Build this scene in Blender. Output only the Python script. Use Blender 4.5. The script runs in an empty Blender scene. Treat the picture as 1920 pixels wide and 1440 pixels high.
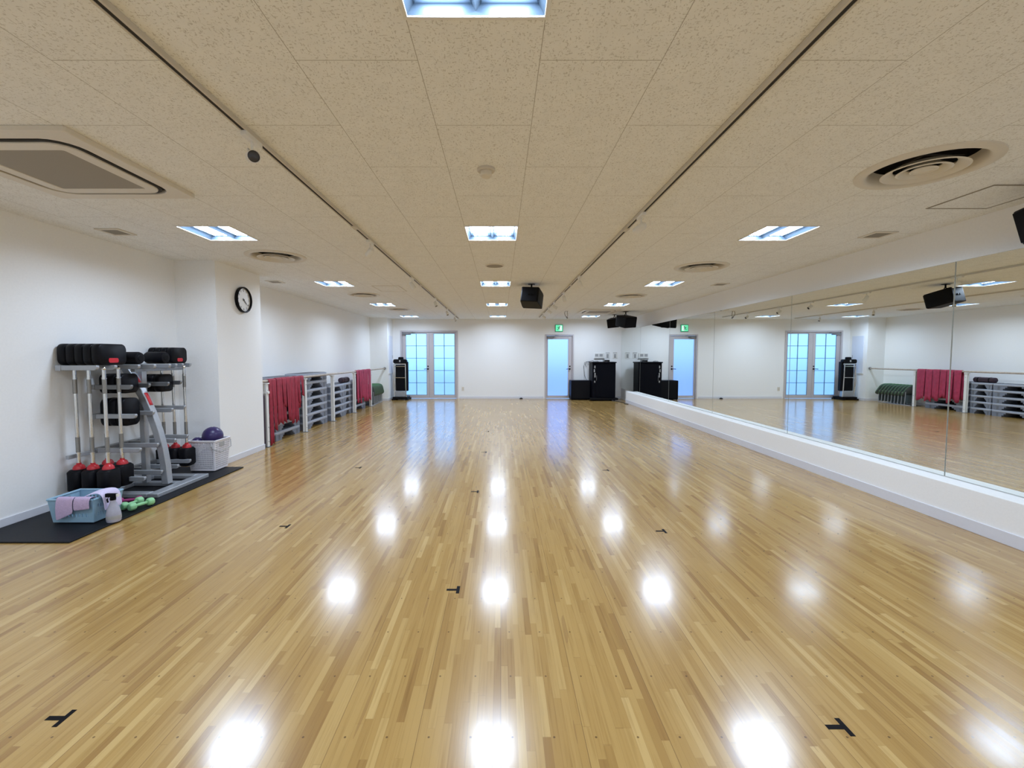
import bpy, bmesh, math, random
from mathutils import Vector, Matrix

random.seed(7)
S = bpy.context.scene
COL = S.collection
PI = math.pi
CEIL = 2.544            # ceiling height
FAR = 14.1              # far wall
BACK = -3.0

# ------------------------------------------------------------------ camera
cam_d = bpy.data.cameras.new('camera')
cam = bpy.data.objects.new('camera', cam_d)
COL.objects.link(cam)
cam.location = (0, 0, 1.379)
cam.rotation_euler = (math.radians(90 - 3.04), 0, 0)
cam_d.sensor_width = 36
cam_d.lens = 822 / 1920 * 36
cam_d.shift_x = 21 / 1920
cam_d.shift_y = -9 / 1920
cam_d.clip_start = 0.05
S.camera = cam

# ------------------------------------------------------------------ sky, exposure
TUBE = 69.0             # strength of the luminous strips in the ceiling lamps
world = bpy.data.worlds.new('sky')
S.world = world
world.use_nodes = True
bg = world.node_tree.nodes['Background']
bg.inputs['Color'].default_value = (0.25, 0.52, 1.0, 1)
bg.inputs['Strength'].default_value = 2.9
S.view_settings.view_transform = 'Standard'
S.view_settings.look = 'None'
S.view_settings.gamma = 1
S.view_settings.use_curve_mapping = False
S.view_settings.exposure = 0.0
S.cycles.max_bounces = 14
S.cycles.diffuse_bounces = 7
S.cycles.glossy_bounces = 6
S.cycles.transmission_bounces = 8

# ------------------------------------------------------------------ materials
def mat(name, col, rough=0.5, metal=0.0, spec=0.5, noise=0.0, nscale=40.0, bump=0.0, emit=None, estr=0.0):
    m = bpy.data.materials.new(name)
    m.use_nodes = True
    nt = m.node_tree
    b = nt.nodes['Principled BSDF']
    b.inputs['Base Color'].default_value = (*col, 1)
    b.inputs['Roughness'].default_value = rough
    b.inputs['Metallic'].default_value = metal
    b.inputs['Specular IOR Level'].default_value = spec
    if emit:
        b.inputs['Emission Color'].default_value = (*emit, 1)
        b.inputs['Emission Strength'].default_value = estr
    if noise or bump:
        tc = nt.nodes.new('ShaderNodeTexCoord')
        n = nt.nodes.new('ShaderNodeTexNoise')
        n.inputs['Scale'].default_value = nscale
        n.inputs['Detail'].default_value = 3
        nt.links.new(tc.outputs['Object'], n.inputs['Vector'])
        if noise:
            r = nt.nodes.new('ShaderNodeValToRGB')
            r.color_ramp.elements[0].position = 0.3
            r.color_ramp.elements[1].position = 0.7
            r.color_ramp.elements[0].color = (*[c * (1 - noise) for c in col], 1)
            r.color_ramp.elements[1].color = (*[min(1, c * (1 + noise)) for c in col], 1)
            nt.links.new(n.outputs['Fac'], r.inputs['Fac'])
            nt.links.new(r.outputs['Color'], b.inputs['Base Color'])
        if bump:
            bp = nt.nodes.new('ShaderNodeBump')
            bp.inputs['Strength'].default_value = bump
            bp.inputs['Distance'].default_value = 0.002
            nt.links.new(n.outputs['Fac'], bp.inputs['Height'])
            nt.links.new(bp.outputs['Normal'], b.inputs['Normal'])
    return m

class NT:
    """small helper to write node maths"""
    def __init__(s, m):
        s.nt = m.node_tree
    def node(s, t, **k):
        n = s.nt.nodes.new(t)
        for a, v in k.items():
            setattr(n, a, v)
        return n
    def link(s, a, b):
        s.nt.links.new(a, b)
    def m(s, op, a, b=None, c=None):
        n = s.node('ShaderNodeMath', operation=op)
        for i, v in enumerate((a, b, c)):
            if v is None:
                continue
            if isinstance(v, (int, float)):
                n.inputs[i].default_value = v
            else:
                s.link(v, n.inputs[i])
        return n.outputs[0]
    def ramp(s, fac, stops):
        r = s.node('ShaderNodeValToRGB')
        e = r.color_ramp.elements
        while len(e) < len(stops):
            e.new(0.5)
        for q, (p, c) in zip(e, stops):
            q.position = p
            q.color = (*c, 1)
        s.link(fac, r.inputs['Fac'])
        return r.outputs['Color']
    def mix(s, fac, a, b, mode='MIX'):
        n = s.node('ShaderNodeMix', data_type='RGBA', blend_type=mode)
        for sock, v in ((n.inputs[0], fac), (n.inputs[6], a), (n.inputs[7], b)):
            if isinstance(v, (int, float)):
                sock.default_value = v
            elif isinstance(v, tuple):
                sock.default_value = (*v, 1)
            else:
                s.link(v, sock)
        return n.outputs[2]

def floor_material():
    m = bpy.data.materials.new('maple_strip_floor')
    m.use_nodes = True
    n = NT(m)
    b = m.node_tree.nodes['Principled BSDF']
    tc = n.node('ShaderNodeTexCoord')
    sx = n.node('ShaderNodeSeparateXYZ')
    n.link(tc.outputs['Object'], sx.inputs[0])
    X, Y = sx.outputs[0], sx.outputs[1]
    xs = n.m('DIVIDE', X, 0.03032)
    colm = n.m('FLOOR', xs)
    fx = n.m('FRACT', xs)
    w1 = n.node('ShaderNodeTexWhiteNoise', noise_dimensions='1D')
    n.link(colm, w1.inputs['W'])
    ys = n.m('ADD', n.m('DIVIDE', Y, 0.50), n.m('MULTIPLY', w1.outputs['Value'], 37.0))
    # uneven board lengths: warp the run of each strip
    warp = n.m('MULTIPLY', n.m('SINE', n.m('ADD', n.m('MULTIPLY', ys, 1.9), n.m('MULTIPLY', colm, 2.3))), 0.38)
    ys = n.m('ADD', ys, warp)
    row = n.m('FLOOR', ys)
    fy = n.m('FRACT', ys)
    cv = n.node('ShaderNodeCombineXYZ')
    n.link(colm, cv.inputs[0]); n.link(row, cv.inputs[1])
    w2 = n.node('ShaderNodeTexWhiteNoise', noise_dimensions='2D')
    n.link(cv.outputs[0], w2.inputs['Vector'])
    base = n.ramp(w2.outputs['Value'], [(0.0, (0.315, 0.175, 0.051)), (0.14, (0.382, 0.226, 0.067)), (0.5, (0.425, 0.259, 0.080)),
                                        (0.88, (0.458, 0.288, 0.093)), (1.0, (0.55, 0.370, 0.138))])
    # grain along the boards
    gm = n.node('ShaderNodeCombineXYZ')
    n.link(n.m('MULTIPLY', X, 85.0), gm.inputs[0])
    n.link(n.m('MULTIPLY', Y, 3.2), gm.inputs[1])
    n.link(n.m('MULTIPLY', w2.outputs['Value'], 30.0), gm.inputs[2])
    gn = n.node('ShaderNodeTexNoise')
    gn.inputs['Scale'].default_value = 1.0
    gn.inputs['Detail'].default_value = 4
    n.link(gm.outputs[0], gn.inputs['Vector'])
    grain = n.ramp(gn.outputs['Fac'], [(0.25, (0.80, 0.76, 0.70)), (0.5, (1, 1, 1)), (0.8, (1.0, 1.0, 1.0))])
    c = n.mix(1.0, base, grain, 'MULTIPLY')
    # dark mineral streaks
    sm = n.node('ShaderNodeCombineXYZ')
    n.link(n.m('MULTIPLY', X, 26.0), sm.inputs[0])
    n.link(n.m('MULTIPLY', Y, 1.5), sm.inputs[1])
    sn = n.node('ShaderNodeTexNoise')
    sn.inputs['Scale'].default_value = 1.0
    sn.inputs['Detail'].default_value = 2
    n.link(sm.outputs[0], sn.inputs['Vector'])
    sfac = n.m('MULTIPLY', n.m('GREATER_THAN', sn.outputs['Fac'], 0.70), 0.38)
    c = n.mix(sfac, c, (0.22, 0.11, 0.04))
    # joints between strips and at board ends
    ed = n.m('MINIMUM', fx, n.m('SUBTRACT', 1.0, fx))
    gap = n.m('LESS_THAN', ed, 0.022)
    end = n.m('LESS_THAN', fy, 0.004)
    pan = n.m('FRACT', n.m('DIVIDE', X, 0.3032))
    pgap = n.m('LESS_THAN', n.m('MINIMUM', pan, n.m('SUBTRACT', 1.0, pan)), 0.004)
    g = n.m('MAXIMUM', n.m('MULTIPLY', n.m('MAXIMUM', gap, end), 0.25), n.m('MULTIPLY', pgap, 0.75))
    c = n.mix(g, c, (0.16, 0.085, 0.03))
    # screw plugs
    px = n.m('SUBTRACT', n.m('FRACT', n.m('ADD', n.m('DIVIDE', n.m('SUBTRACT', X, 0.042), 0.1516), 0.5)), 0.5)
    py = n.m('SUBTRACT', n.m('FRACT', n.m('ADD', n.m('DIVIDE', n.m('SUBTRACT', Y, 1.82), 0.3032), 0.5)), 0.5)
    px = n.m('MULTIPLY', px, 0.1516); py = n.m('MULTIPLY', py, 0.3032)
    d2 = n.m('ADD', n.m('MULTIPLY', px, px), n.m('MULTIPLY', py, py))
    dot = n.m('LESS_THAN', d2, 0.0042 ** 2)
    c = n.mix(n.m('MULTIPLY', dot, 0.75), c, (0.07, 0.035, 0.015))
    n.link(c, b.inputs['Base Color'])
    # varnish: broken gloss, each strip very slightly tilted
    rn = n.node('ShaderNodeTexNoise')
    rn.inputs['Scale'].default_value = 2.5
    n.link(tc.outputs['Object'], rn.inputs['Vector'])
    n.link(n.m('ADD', n.m('ADD', n.m('MULTIPLY', rn.outputs['Fac'], 0.08), n.m('MULTIPLY', w2.outputs['Value'], 0.03)), 0.165), b.inputs['Roughness'])
    b.inputs['IOR'].default_value = 1.55
    b.inputs['Coat Weight'].default_value = 0.28
    b.inputs['Coat Roughness'].default_value = 0.12
    b.inputs['Coat IOR'].default_value = 1.6
    return m

def ceiling_material():
    m = bpy.data.materials.new('rockwool_ceiling')
    m.use_nodes = True
    n = NT(m)
    b = m.node_tree.nodes['Principled BSDF']
    tc = n.node('ShaderNodeTexCoord')
    sx = n.node('ShaderNodeSeparateXYZ')
    n.link(tc.outputs['Object'], sx.inputs[0])
    X, Y = sx.outputs[0], sx.outputs[1]
    # boards 0.482 x 0.977, every other row staggered by half
    ux = n.m('DIVIDE', n.m('ADD', X, 0.328), 0.482)
    k = n.m('FLOOR', ux)
    fx = n.m('MULTIPLY', n.m('FRACT', ux), 0.482)
    odd = n.m('FLOORED_MODULO', k, 2.0)
    uy = n.m('ADD', n.m('DIVIDE', n.m('SUBTRACT', Y, 2.283), 0.977), n.m('MULTIPLY', odd, 0.5))
    fy = n.m('MULTIPLY', n.m('FRACT', uy), 0.977)
    ex = n.m('MINIMUM', fx, n.m('SUBTRACT', 0.482, fx))
    ey = n.m('MINIMUM', fy, n.m('SUBTRACT', 0.977, fy))
    seam = n.m('LESS_THAN', n.m('MINIMUM', ex, ey), 0.0016)
    # worm-hole texture: fissures of two directions
    def worms(sx_, sy_, thr, seed):
        mp = n.node('ShaderNodeMapping')
        mp.inputs['Scale'].default_value = (sx_, sy_, 1)
        mp.inputs['Location'].default_value = (seed, seed * 2, seed)
        n.link(tc.outputs['Object'], mp.inputs['Vector'])
        t = n.node('ShaderNodeTexNoise')
        t.inputs['Scale'].default_value = 1.0
        t.inputs['Detail'].default_value = 2.5
        t.inputs['Roughness'].default_value = 0.6
        n.link(mp.outputs[0], t.inputs['Vector'])
        return n.m('GREATER_THAN', t.outputs['Fac'], thr), t.outputs['Fac']
    a1, f1 = worms(150, 60, 0.625, 3.1)
    a2, f2 = worms(60, 150, 0.63, 8.7)
    w = n.m('MAXIMUM', a1, a2)
    patch = n.node('ShaderNodeTexNoise')
    patch.inputs['Scale'].default_value = 9.0
    n.link(tc.outputs['Object'], patch.inputs['Vector'])
    base = n.ramp(patch.outputs['Fac'], [(0.3, (0.86, 0.865, 0.85)), (0.7, (0.90, 0.905, 0.89))])
    c = n.mix(n.m('MULTIPLY', w, 0.50), base, (0.42, 0.39, 0.34))
    c = n.mix(n.m('MULTIPLY', seam, 0.65), c, (0.28, 0.24, 0.19))
    n.link(c, b.inputs['Base Color'])
    b.inputs['Roughness'].default_value = 0.9
    b.inputs['Specular IOR Level'].default_value = 0.15
    bp = n.node('ShaderNodeBump')
    bp.inputs['Strength'].default_value = 0.5
    bp.inputs['Distance'].default_value = 0.003
    n.link(n.m('SUBTRACT', n.m('MULTIPLY', n.m('ADD', f1, f2), 0.5), n.m('MULTIPLY', w, 0.6)), bp.inputs['Height'])
    n.link(bp.outputs['Normal'], b.inputs['Normal'])
    return m

def glass_material(name, col, rough):
    m = mat(name, col, rough)
    b = m.node_tree.nodes['Principled BSDF']
    b.inputs['Transmission Weight'].default_value = 1.0
    b.inputs['IOR'].default_value = 1.45
    return m

M = dict(
    floor=floor_material(), ceiling=ceiling_material(),
    wall=mat('wall_paper', (0.88, 0.88, 0.87), 0.85, spec=0.2, noise=0.015, nscale=60, bump=0.15),
    skirting=mat('skirting_vinyl', (0.70, 0.71, 0.76), 0.45, noise=0.01),
    mirror=mat('mirror_silver', (0.86, 0.89, 0.87), 0.0, metal=1.0),
    mirror_edge=mat('mirror_edge', (0.45, 0.47, 0.43), 0.3, noise=0.05),
    white=mat('white_enamel', (0.80, 0.79, 0.76), 0.4, noise=0.01),
    offwhite=mat('beige_enamel', (0.72, 0.67, 0.58), 0.45, noise=0.01),
    reflector=mat('lamp_reflector', (0.058, 0.082, 0.108), 0.4, spec=0.2, noise=0.01),
    tube=mat('lamp_tube', (0.9, 0.9, 0.9), 0.5, emit=(0.81, 0.99, 1.26), estr=TUBE),
    dark=mat('recess_shade', (0.03, 0.026, 0.022), 0.8, noise=0.1),  # near-black colour stands for the shade inside recesses
    grille=mat('grille_grey', (0.33, 0.30, 0.25), 0.7, noise=0.05, nscale=300),
    track=mat('track_enamel', (0.62, 0.57, 0.49), 0.5, noise=0.01),
    black=mat('black_plastic', (0.005, 0.005, 0.006), 0.5, spec=0.12, noise=0.2),
    rubber=mat('black_rubber', (0.005, 0.005, 0.007), 0.45, spec=0.13, noise=0.2, nscale=80, bump=0.1),
    matte_black=mat('black_speaker_cloth', (0.005, 0.005, 0.007), 0.75, spec=0.15, noise=0.25, nscale=400, bump=0.2),
    navy=mat('black_lacquer', (0.003, 0.0035, 0.007), 0.45, spec=0.08, noise=0.15),
    silver=mat('silver_powder_coat', (0.40, 0.42, 0.45), 0.35, metal=0.4, noise=0.03),
    steel=mat('dark_steel', (0.25, 0.26, 0.27), 0.35, metal=0.7, noise=0.05),
    chrome=mat('chrome', (0.72, 0.73, 0.73), 0.12, metal=1.0, noise=0.03),
    knurl=mat('knurled_grip', (0.30, 0.30, 0.29), 0.4, metal=0.9, noise=0.2, nscale=500, bump=0.4),
    red=mat('red_plastic', (0.52, 0.02, 0.03), 0.3, noise=0.05),
    band=mat('red_latex_cloth', (0.30, 0.018, 0.040), 0.65, noise=0.18, nscale=14, bump=0.2),
    band2=mat('crimson_latex_cloth', (0.38, 0.028, 0.075), 0.65, noise=0.18, nscale=14, bump=0.2),
    wood=mat('barre_wood', (0.46, 0.39, 0.32), 0.35, noise=0.15, nscale=25),
    step_grey=mat('step_grey_plastic', (0.19, 0.21, 0.26), 0.5, noise=0.06),
    step_light=mat('step_light_plastic', (0.38, 0.41, 0.48), 0.45, noise=0.05),
    step_top=mat('step_top_mat', (0.14, 0.15, 0.17), 0.7, noise=0.15, nscale=120, bump=0.3),
    mat_black=mat('floor_mat_rubber', (0.006, 0.0065, 0.009), 0.5, spec=0.2, noise=0.25, nscale=90, bump=0.2),
    purple=mat('purple_vinyl', (0.030, 0.018, 0.10), 0.35, noise=0.06, nscale=20),
    plum=mat('plum_foam', (0.05, 0.03, 0.05), 0.7, noise=0.1),
    basket_white=mat('white_basket_plastic', (0.78, 0.76, 0.80), 0.45, noise=0.02),
    basket_blue=mat('pale_blue_plastic', (0.28, 0.45, 0.58), 0.4, noise=0.04),
    lavender=mat('lavender_towel', (0.52, 0.40, 0.58), 0.9, noise=0.1, nscale=150, bump=0.6),
    pale_lavender=mat('pale_lavender_towel', (0.66, 0.60, 0.80), 0.9, noise=0.08, nscale=150, bump=0.6),
    green_pale=mat('pale_green_vinyl', (0.28, 0.60, 0.30), 0.45, noise=0.05),
    magenta=mat('magenta_vinyl', (0.32, 0.03, 0.15), 0.45, noise=0.05),
    bottle=mat('clear_bottle_plastic', (0.40, 0.40, 0.48), 0.25, noise=0.04),
    seat_green=mat('green_seat_vinyl', (0.09, 0.24, 0.10), 0.45, noise=0.12),
    seat_edge=mat('seat_underside', (0.10, 0.13, 0.14), 0.6, noise=0.1),
    alum=mat('door_aluminium', (0.56, 0.53, 0.55), 0.4, metal=0.15, noise=0.03),
    muntin=mat('muntin_bar', (0.16, 0.27, 0.36), 0.5, noise=0.05),
    glass=glass_material('frosted_glass', (0.93, 0.98, 1.0), 0.55),
    glass_blue=glass_material('frosted_blue_glass', (0.80, 0.75, 0.92), 0.6),
    exit_green=mat('exit_panel', (0.10, 0.55, 0.30), 0.4, emit=(0.16, 0.92, 0.50), estr=0.75),
    exit_white=mat('exit_white', (0.8, 0.9, 0.85), 0.4, emit=(0.75, 1.0, 0.90), estr=0.75),
    exit_dark=mat('exit_figure', (0.01, 0.20, 0.09), 0.5, noise=0.02),
    exit_case=mat('exit_case', (0.04, 0.30, 0.17), 0.4, noise=0.02),
    clock_face=mat('clock_face', (0.82, 0.82, 0.80), 0.4, noise=0.01),
    ink=mat('ink', (0.05, 0.05, 0.05), 0.6, noise=0.02),
    lens=mat('lamp_lens', (0.05, 0.05, 0.06), 0.12, noise=0.1),
    cover_grey=mat('grey_cover', (0.38, 0.38, 0.38), 0.4, noise=0.02),
    panel_blue=mat('pale_panel', (0.70, 0.74, 0.84), 0.35, noise=0.01),
    tape=mat('black_tape', (0.006, 0.005, 0.006), 0.6, spec=0.1, noise=0.2),
    terrace=mat('terrace_concrete', (0.72, 0.72, 0.70), 0.9, noise=0.05, nscale=5),
    parapet=mat('parapet_paint', (0.50, 0.54, 0.60), 0.9, noise=0.05, nscale=5),
)

# ------------------------------------------------------------------ mesh helpers
def box(bm, x0, x1, y0, y1, z0, z1, T=None):
    v = [bm.verts.new((x, y, z)) for z in (z0, z1) for y in (y0, y1) for x in (x0, x1)]
    if T:
        for q in v:
            q.co = T @ q.co
    for f in ((0, 2, 3, 1), (4, 5, 7, 6), (0, 1, 5, 4), (2, 6, 7, 3), (0, 4, 6, 2), (1, 3, 7, 5)):
        bm.faces.new([v[i] for i in f])

def frame_of(d):
    d = Vector(d).normalized()
    a = Vector((0, 0, 1)) if abs(d.z) < 0.9 else Vector((1, 0, 0))
    u = d.cross(a).normalized()
    return u, d.cross(u).normalized()

def tube(bm, pts, r, n=10, r_list=None, flat=1.0, caps=True, up=None):
    pts = [Vector(p) for p in pts]
    rings = []
    for i, p in enumerate(pts):
        d = (pts[min(i + 1, len(pts) - 1)] - pts[max(i - 1, 0)])
        if up is None:
            u, w = frame_of(d)
        else:
            dd = d.normalized(); u = dd.cross(Vector(up)).normalized(); w = u.cross(dd).normalized()
        rr = r_list[i] if r_list else r
        rings.append([bm.verts.new(p + (u * math.cos(2 * PI * k / n) + w * math.sin(2 * PI * k / n) * flat) * rr) for k in range(n)])
    for a, b in zip(rings, rings[1:]):
        for k in range(n):
            bm.faces.new((a[k], a[(k + 1) % n], b[(k + 1) % n], b[k]))
    if caps:
        bm.faces.new(rings[0][::-1]); bm.faces.new(rings[-1])

def cyl(bm, p0, p1, r, r1=None, n=16):
    tube(bm, [p0, p1], r, n, r_list=[r, r if r1 is None else r1])

def lathe(bm, prof, n=32, c=(0, 0, 0), T=None, close=False):
    rings = []
    for r, z in prof:
        ring = []
        for k in range(n):
            a = 2 * PI * k / n
            co = Vector((c[0] + r * math.cos(a), c[1] + r * math.sin(a), c[2] + z))
            if T: co = T @ co
            ring.append(bm.verts.new(co))
        rings.append(ring)
    pairs = list(zip(rings, rings[1:])) + ([(rings[-1], rings[0])] if close else [])
    for a, b in pairs:
        for k in range(n):
            bm.faces.new((a[k], a[(k + 1) % n], b[(k + 1) % n], b[k]))
    if not close:
        if prof[0][0] > 1e-6: bm.faces.new(rings[0][::-1])
        if prof[-1][0] > 1e-6: bm.faces.new(rings[-1])

def rrect(w, h, r, n=5):
    out = []
    for cx, cy, a0 in ((w / 2 - r, h / 2 - r, 0), (-w / 2 + r, h / 2 - r, 90), (-w / 2 + r, -h / 2 + r, 180), (w / 2 - r, -h / 2 + r, 270)):
        for k in range(n + 1):
            a = math.radians(a0 + 90 * k / n)
            out.append((cx + r * math.cos(a), cy + r * math.sin(a)))
    return out

def prism(bm, poly, axis, a0, a1, T=None, inset=0.0):
    """polygon (u,v) pulled along an axis: x -> (y,z), y -> (x,z), z -> (x,y); inset rounds both rims"""
    def P(u, v, a):
        co = Vector({'x': (a, u, v), 'y': (u, a, v), 'z': (u, v, a)}[axis])
        return T @ co if T else co
    cu = sum(p[0] for p in poly) / len(poly); cv = sum(p[1] for p in poly) / len(poly)
    def ring(a, k):
        return [bm.verts.new(P(cu + (u - cu) * k, cv + (v - cv) * k, a)) for u, v in poly]
    if inset:
        size = max(max(abs(u - cu), abs(v - cv)) for u, v in poly)
        k = 1 - inset / size
        s = inset if a1 > a0 else -inset
        R = [ring(a0, k), ring(a0 + s, 1), ring(a1 - s, 1), ring(a1, k)]
    else:
        R = [ring(a0, 1), ring(a1, 1)]
    n = len(poly)
    for a, b in zip(R, R[1:]):
        for i in range(n):
            bm.faces.new((a[i], a[(i + 1) % n], b[(i + 1) % n], b[i]))
    bm.faces.new(R[0][::-1]); bm.faces.new(R[-1])

def sphere(bm, c, r, n=20, sz=1.0):
    prof = [(r * math.sin(PI * k / (n // 2)), -r * sz * math.cos(PI * k / (n // 2))) for k in range(n // 2 + 1)]
    prof[0] = (1e-5, prof[0][1]); prof[-1] = (1e-5, prof[-1][1])
    lathe(bm, prof, n, c)

def obj(name, bm, m, parent=None, loc=(0, 0, 0), bevel=0.0, smooth=35, solid=0.0, seg=2):
    bmesh.ops.recalc_face_normals(bm, faces=bm.faces[:])
    me = bpy.data.meshes.new(name)
    bm.to_mesh(me); bm.free()
    me.materials.append(M[m] if isinstance(m, str) else m)
    if smooth:
        me.shade_smooth()
        me.set_sharp_from_angle(angle=math.radians(smooth))
    o = bpy.data.objects.new(name, me)
    COL.objects.link(o)
    o.location = loc
    if parent is not None:
        o.parent = parent
    if solid:
        sm = o.modifiers.new('solid', 'SOLIDIFY'); sm.thickness = solid; sm.offset = 0
    if bevel:
        b = o.modifiers.new('bevel', 'BEVEL'); b.width = bevel; b.segments = seg; b.limit_method = 'ANGLE'
    return o

def B():
    return bmesh.new()

def tag(o, label, cat, group=None):
    o['label'] = label; o['category'] = cat
    if group: o['group'] = group
    return o

def thing(name, label, cat, loc=(0, 0, 0), rotz=0.0, group=None):
    o = bpy.data.objects.new(name, None)
    o.empty_display_size = 0.1
    COL.objects.link(o)
    o.location = loc; o.rotation_euler = (0, 0, rotz)
    return tag(o, label, cat, group)

def struct(name, bm, m, parent=None, **k):
    o = obj(name, bm, m, parent, **k)
    if parent is None: o['kind'] = 'structure'
    return o

def dup(root, label=None, loc=None, rotz=None):
    def rec(o, parent):
        c = o.copy(); COL.objects.link(c)
        if parent is not None: c.parent = parent
        for ch in list(o.children): rec(ch, c)
        return c
    r = rec(root, None)
    if label: r['label'] = label
    if loc is not None: r.location = loc
    if rotz is not None: r.rotation_euler = (0, 0, rotz)
    return r

ORD = ['first', 'second', 'third', 'fourth', 'fifth', 'sixth', 'seventh', 'eighth', 'ninth', 'tenth', 'eleventh', 'twelfth']

# ------------------------------------------------------------------ the room
LIGHT_X = (-2.68, -0.085, 2.63)
LIGHT_Y = (-1.57, 1.33, 4.24, 7.15, 10.05, 12.95)
LH = 0.235
VENTS = [(2.62, 2.78, 0.345), (-2.63, 5.2, 0.33), (2.62, 5.80, 0.335), (-2.6, 8.40, 0.30), (2.52, 8.55, 0.30), (-2.55, 11.05, 0.29)]

bm = B(); box(bm, -4.1, 4.1, BACK - 0.1, FAR + 0.1, -0.1, 0); struct('floor', bm, 'floor', smooth=0)

# ceiling board with real openings for the lamps (square) and the diffusers (round)
holes = [(x - LH, x + LH, y - LH, y + LH, None) for x in LIGHT_X for y in LIGHT_Y]
holes += [(x - 0.3, x + 0.3, y - 0.3, y + 0.3, (x, y, r * 0.80)) for x, y, r in VENTS]
xs = sorted({-4.1, 4.1, *[h[0] for h in holes], *[h[1] for h in holes]})
ys = sorted({BACK - 0.1, FAR + 0.1, *[h[2] for h in holes], *[h[3] for h in holes]})
bm = B()
for x0, x1 in zip(xs, xs[1:]):
    for y0, y1 in zip(ys, ys[1:]):
        cx, cy = (x0 + x1) / 2, (y0 + y1) / 2
        if any(h[0] < cx < h[1] and h[2] < cy < h[3] for h in holes):
            continue
        bm.faces.new([bm.verts.new((a, b, CEIL)) for a, b in ((x0, y0), (x0, y1), (x1, y1), (x1, y0))])
for h in holes:
    if not h[4]: continue
    cx, cy, r = h[4]
    n = 32
    sq, ci = [], []
    for k in range(n):
        a = 2 * PI * k / n
        dx, dy = math.cos(a), math.sin(a)
        s = 0.3 / max(abs(dx), abs(dy))
        sq.append(bm.verts.new((cx + dx * s, cy + dy * s, CEIL)))
        ci.append(bm.verts.new((cx + dx * r, cy + dy * r, CEIL)))
    for k in range(n):
        j = (k + 1) % n
        bm.faces.new((sq[k], ci[k], ci[j], sq[j]))
bmesh.ops.remove_doubles(bm, verts=bm.verts[:], dist=1e-4)
bmesh.ops.recalc_face_normals(bm, faces=bm.faces[:])
g = bmesh.ops.extrude_face_region(bm, geom=bm.faces[:])
bmesh.ops.translate(bm, vec=(0, 0, 0.02), verts=[v for v in g['geom'] if isinstance(v, bmesh.types.BMVert)])
struct('ceiling', bm, 'ceiling', smooth=0)

bm = B(); box(bm, -4.1, -4.0, BACK - 0.1, FAR + 0.1, 0, CEIL); struct('wall_left', bm, 'wall', smooth=0)
bm = B(); box(bm, 4.0, 4.1, BACK - 0.1, FAR + 0.1, 0, CEIL); struct('wall_right', bm, 'wall', smooth=0)
bm = B(); box(bm, -4.0, 4.0, BACK - 0.1, BACK, 0, CEIL); struct('wall_back', bm, 'wall', smooth=0)
# far wall with two door openings
D1 = (1.418, 2.342, 2.07)       # single door opening x0,x1,top
D2 = (-3.22, -1.38, 2.19)       # double door
bm = B()
for x0, x1, z0, z1 in ((-4.0, D2[0], 0, CEIL), (D2[0], D2[1], D2[2], CEIL), (D2[1], D1[0], 0, CEIL), (D1[0], D1[1], D1[2], CEIL), (D1[1], 4.0, 0, CEIL)):
    box(bm, x0, x1, FAR, FAR + 0.12, z0, z1)
struct('wall_far', bm, 'wall', smooth=0)
# pillars on the left wall
bm = B(); box(bm, -4.0, -3.5, 5.43, 6.43, 0, CEIL); struct('pillar', bm, 'wall', smooth=0)
bm = B(); box(bm, -4.0, -3.46, 13.42, FAR, 0, CEIL); struct('pillar', bm, 'wall', smooth=0)
# furring behind the mirrors and the low plinth in front of their foot
bm = B(); box(bm, 3.875, 4.0, BACK, FAR, 0, 2.183); struct('trim_1', bm, 'wall', smooth=0)
bm = B(); box(bm, 3.70, 3.875, BACK, 12.92, 0, 0.328); struct('trim_2', bm, 'wall', bevel=0.004)
# skirtings
bm = B()
box(bm, -4.0, -3.988, BACK, 5.43, 0, 0.075); box(bm, -4.0, -3.988, 6.43, 13.42, 0, 0.075)
box(bm, -3.5, -3.49, 5.42, 6.44, 0, 0.075); box(bm, -3.99, -3.49, 5.418, 5.43, 0, 0.075); box(bm, -3.99, -3.49, 6.43, 6.442, 0, 0.075)
box(bm, -3.46, -3.45, 13.41, FAR, 0, 0.075); box(bm, -3.99, -3.45, 13.408, 13.42, 0, 0.075)
struct('baseboard_left', bm, 'skirting', bevel=0.002)
bm = B()
box(bm, -3.45, D2[0] - 0.05, FAR - 0.012, FAR, 0, 0.075); box(bm, D2[1] + 0.05, D1[0] - 0.04, FAR - 0.012, FAR, 0, 0.075); box(bm, D1[1] + 0.04, 3.875, FAR - 0.012, FAR, 0, 0.075)
struct('baseboard_far', bm, 'skirting', bevel=0.002)
bm = B(); box(bm, 3.69, 3.70, BACK, 12.93, 0, 0.095); box(bm, 3.69, 3.875, 12.92, 12.93, 0, 0.095)
struct('baseboard_right', bm, 'skirting', bevel=0.002)
# outside, seen only through the frosted panes
bm = B(); box(bm, -9, 9, FAR + 0.12, 24, -0.15, -0.05); struct('terrace_ground', bm, 'terrace', smooth=0)
bm = B(); box(bm, -9, 9, 17.6, 17.8, -0.05, 1.02); struct('terrace_parapet', bm, 'parapet', smooth=0)

# doors
def lever(parent, x, z, y, side):
    bm = B()
    lathe(bm, [(0.026, 0), (0.026, 0.01), (0.012, 0.014), (0.012, 0.05), (0.001, 0.052)], 16, T=Matrix.Translation((x, y, z)) @ Matrix.Rotation(PI / 2, 4, 'X'))
    tube(bm, [(x, y - 0.045, z), (x + side * 0.05, y - 0.05, z), (x + side * 0.12, y - 0.045, z - 0.004)], 0.010, 8)
    lathe(bm, [(0.022, 0), (0.022, 0.01), (0.008, 0.016), (0.001, 0.017)], 16, T=Matrix.Translation((x, y, z + 0.085)) @ Matrix.Rotation(PI / 2, 4, 'X'))
    return obj('handle', bm, 'black', parent)

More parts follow.
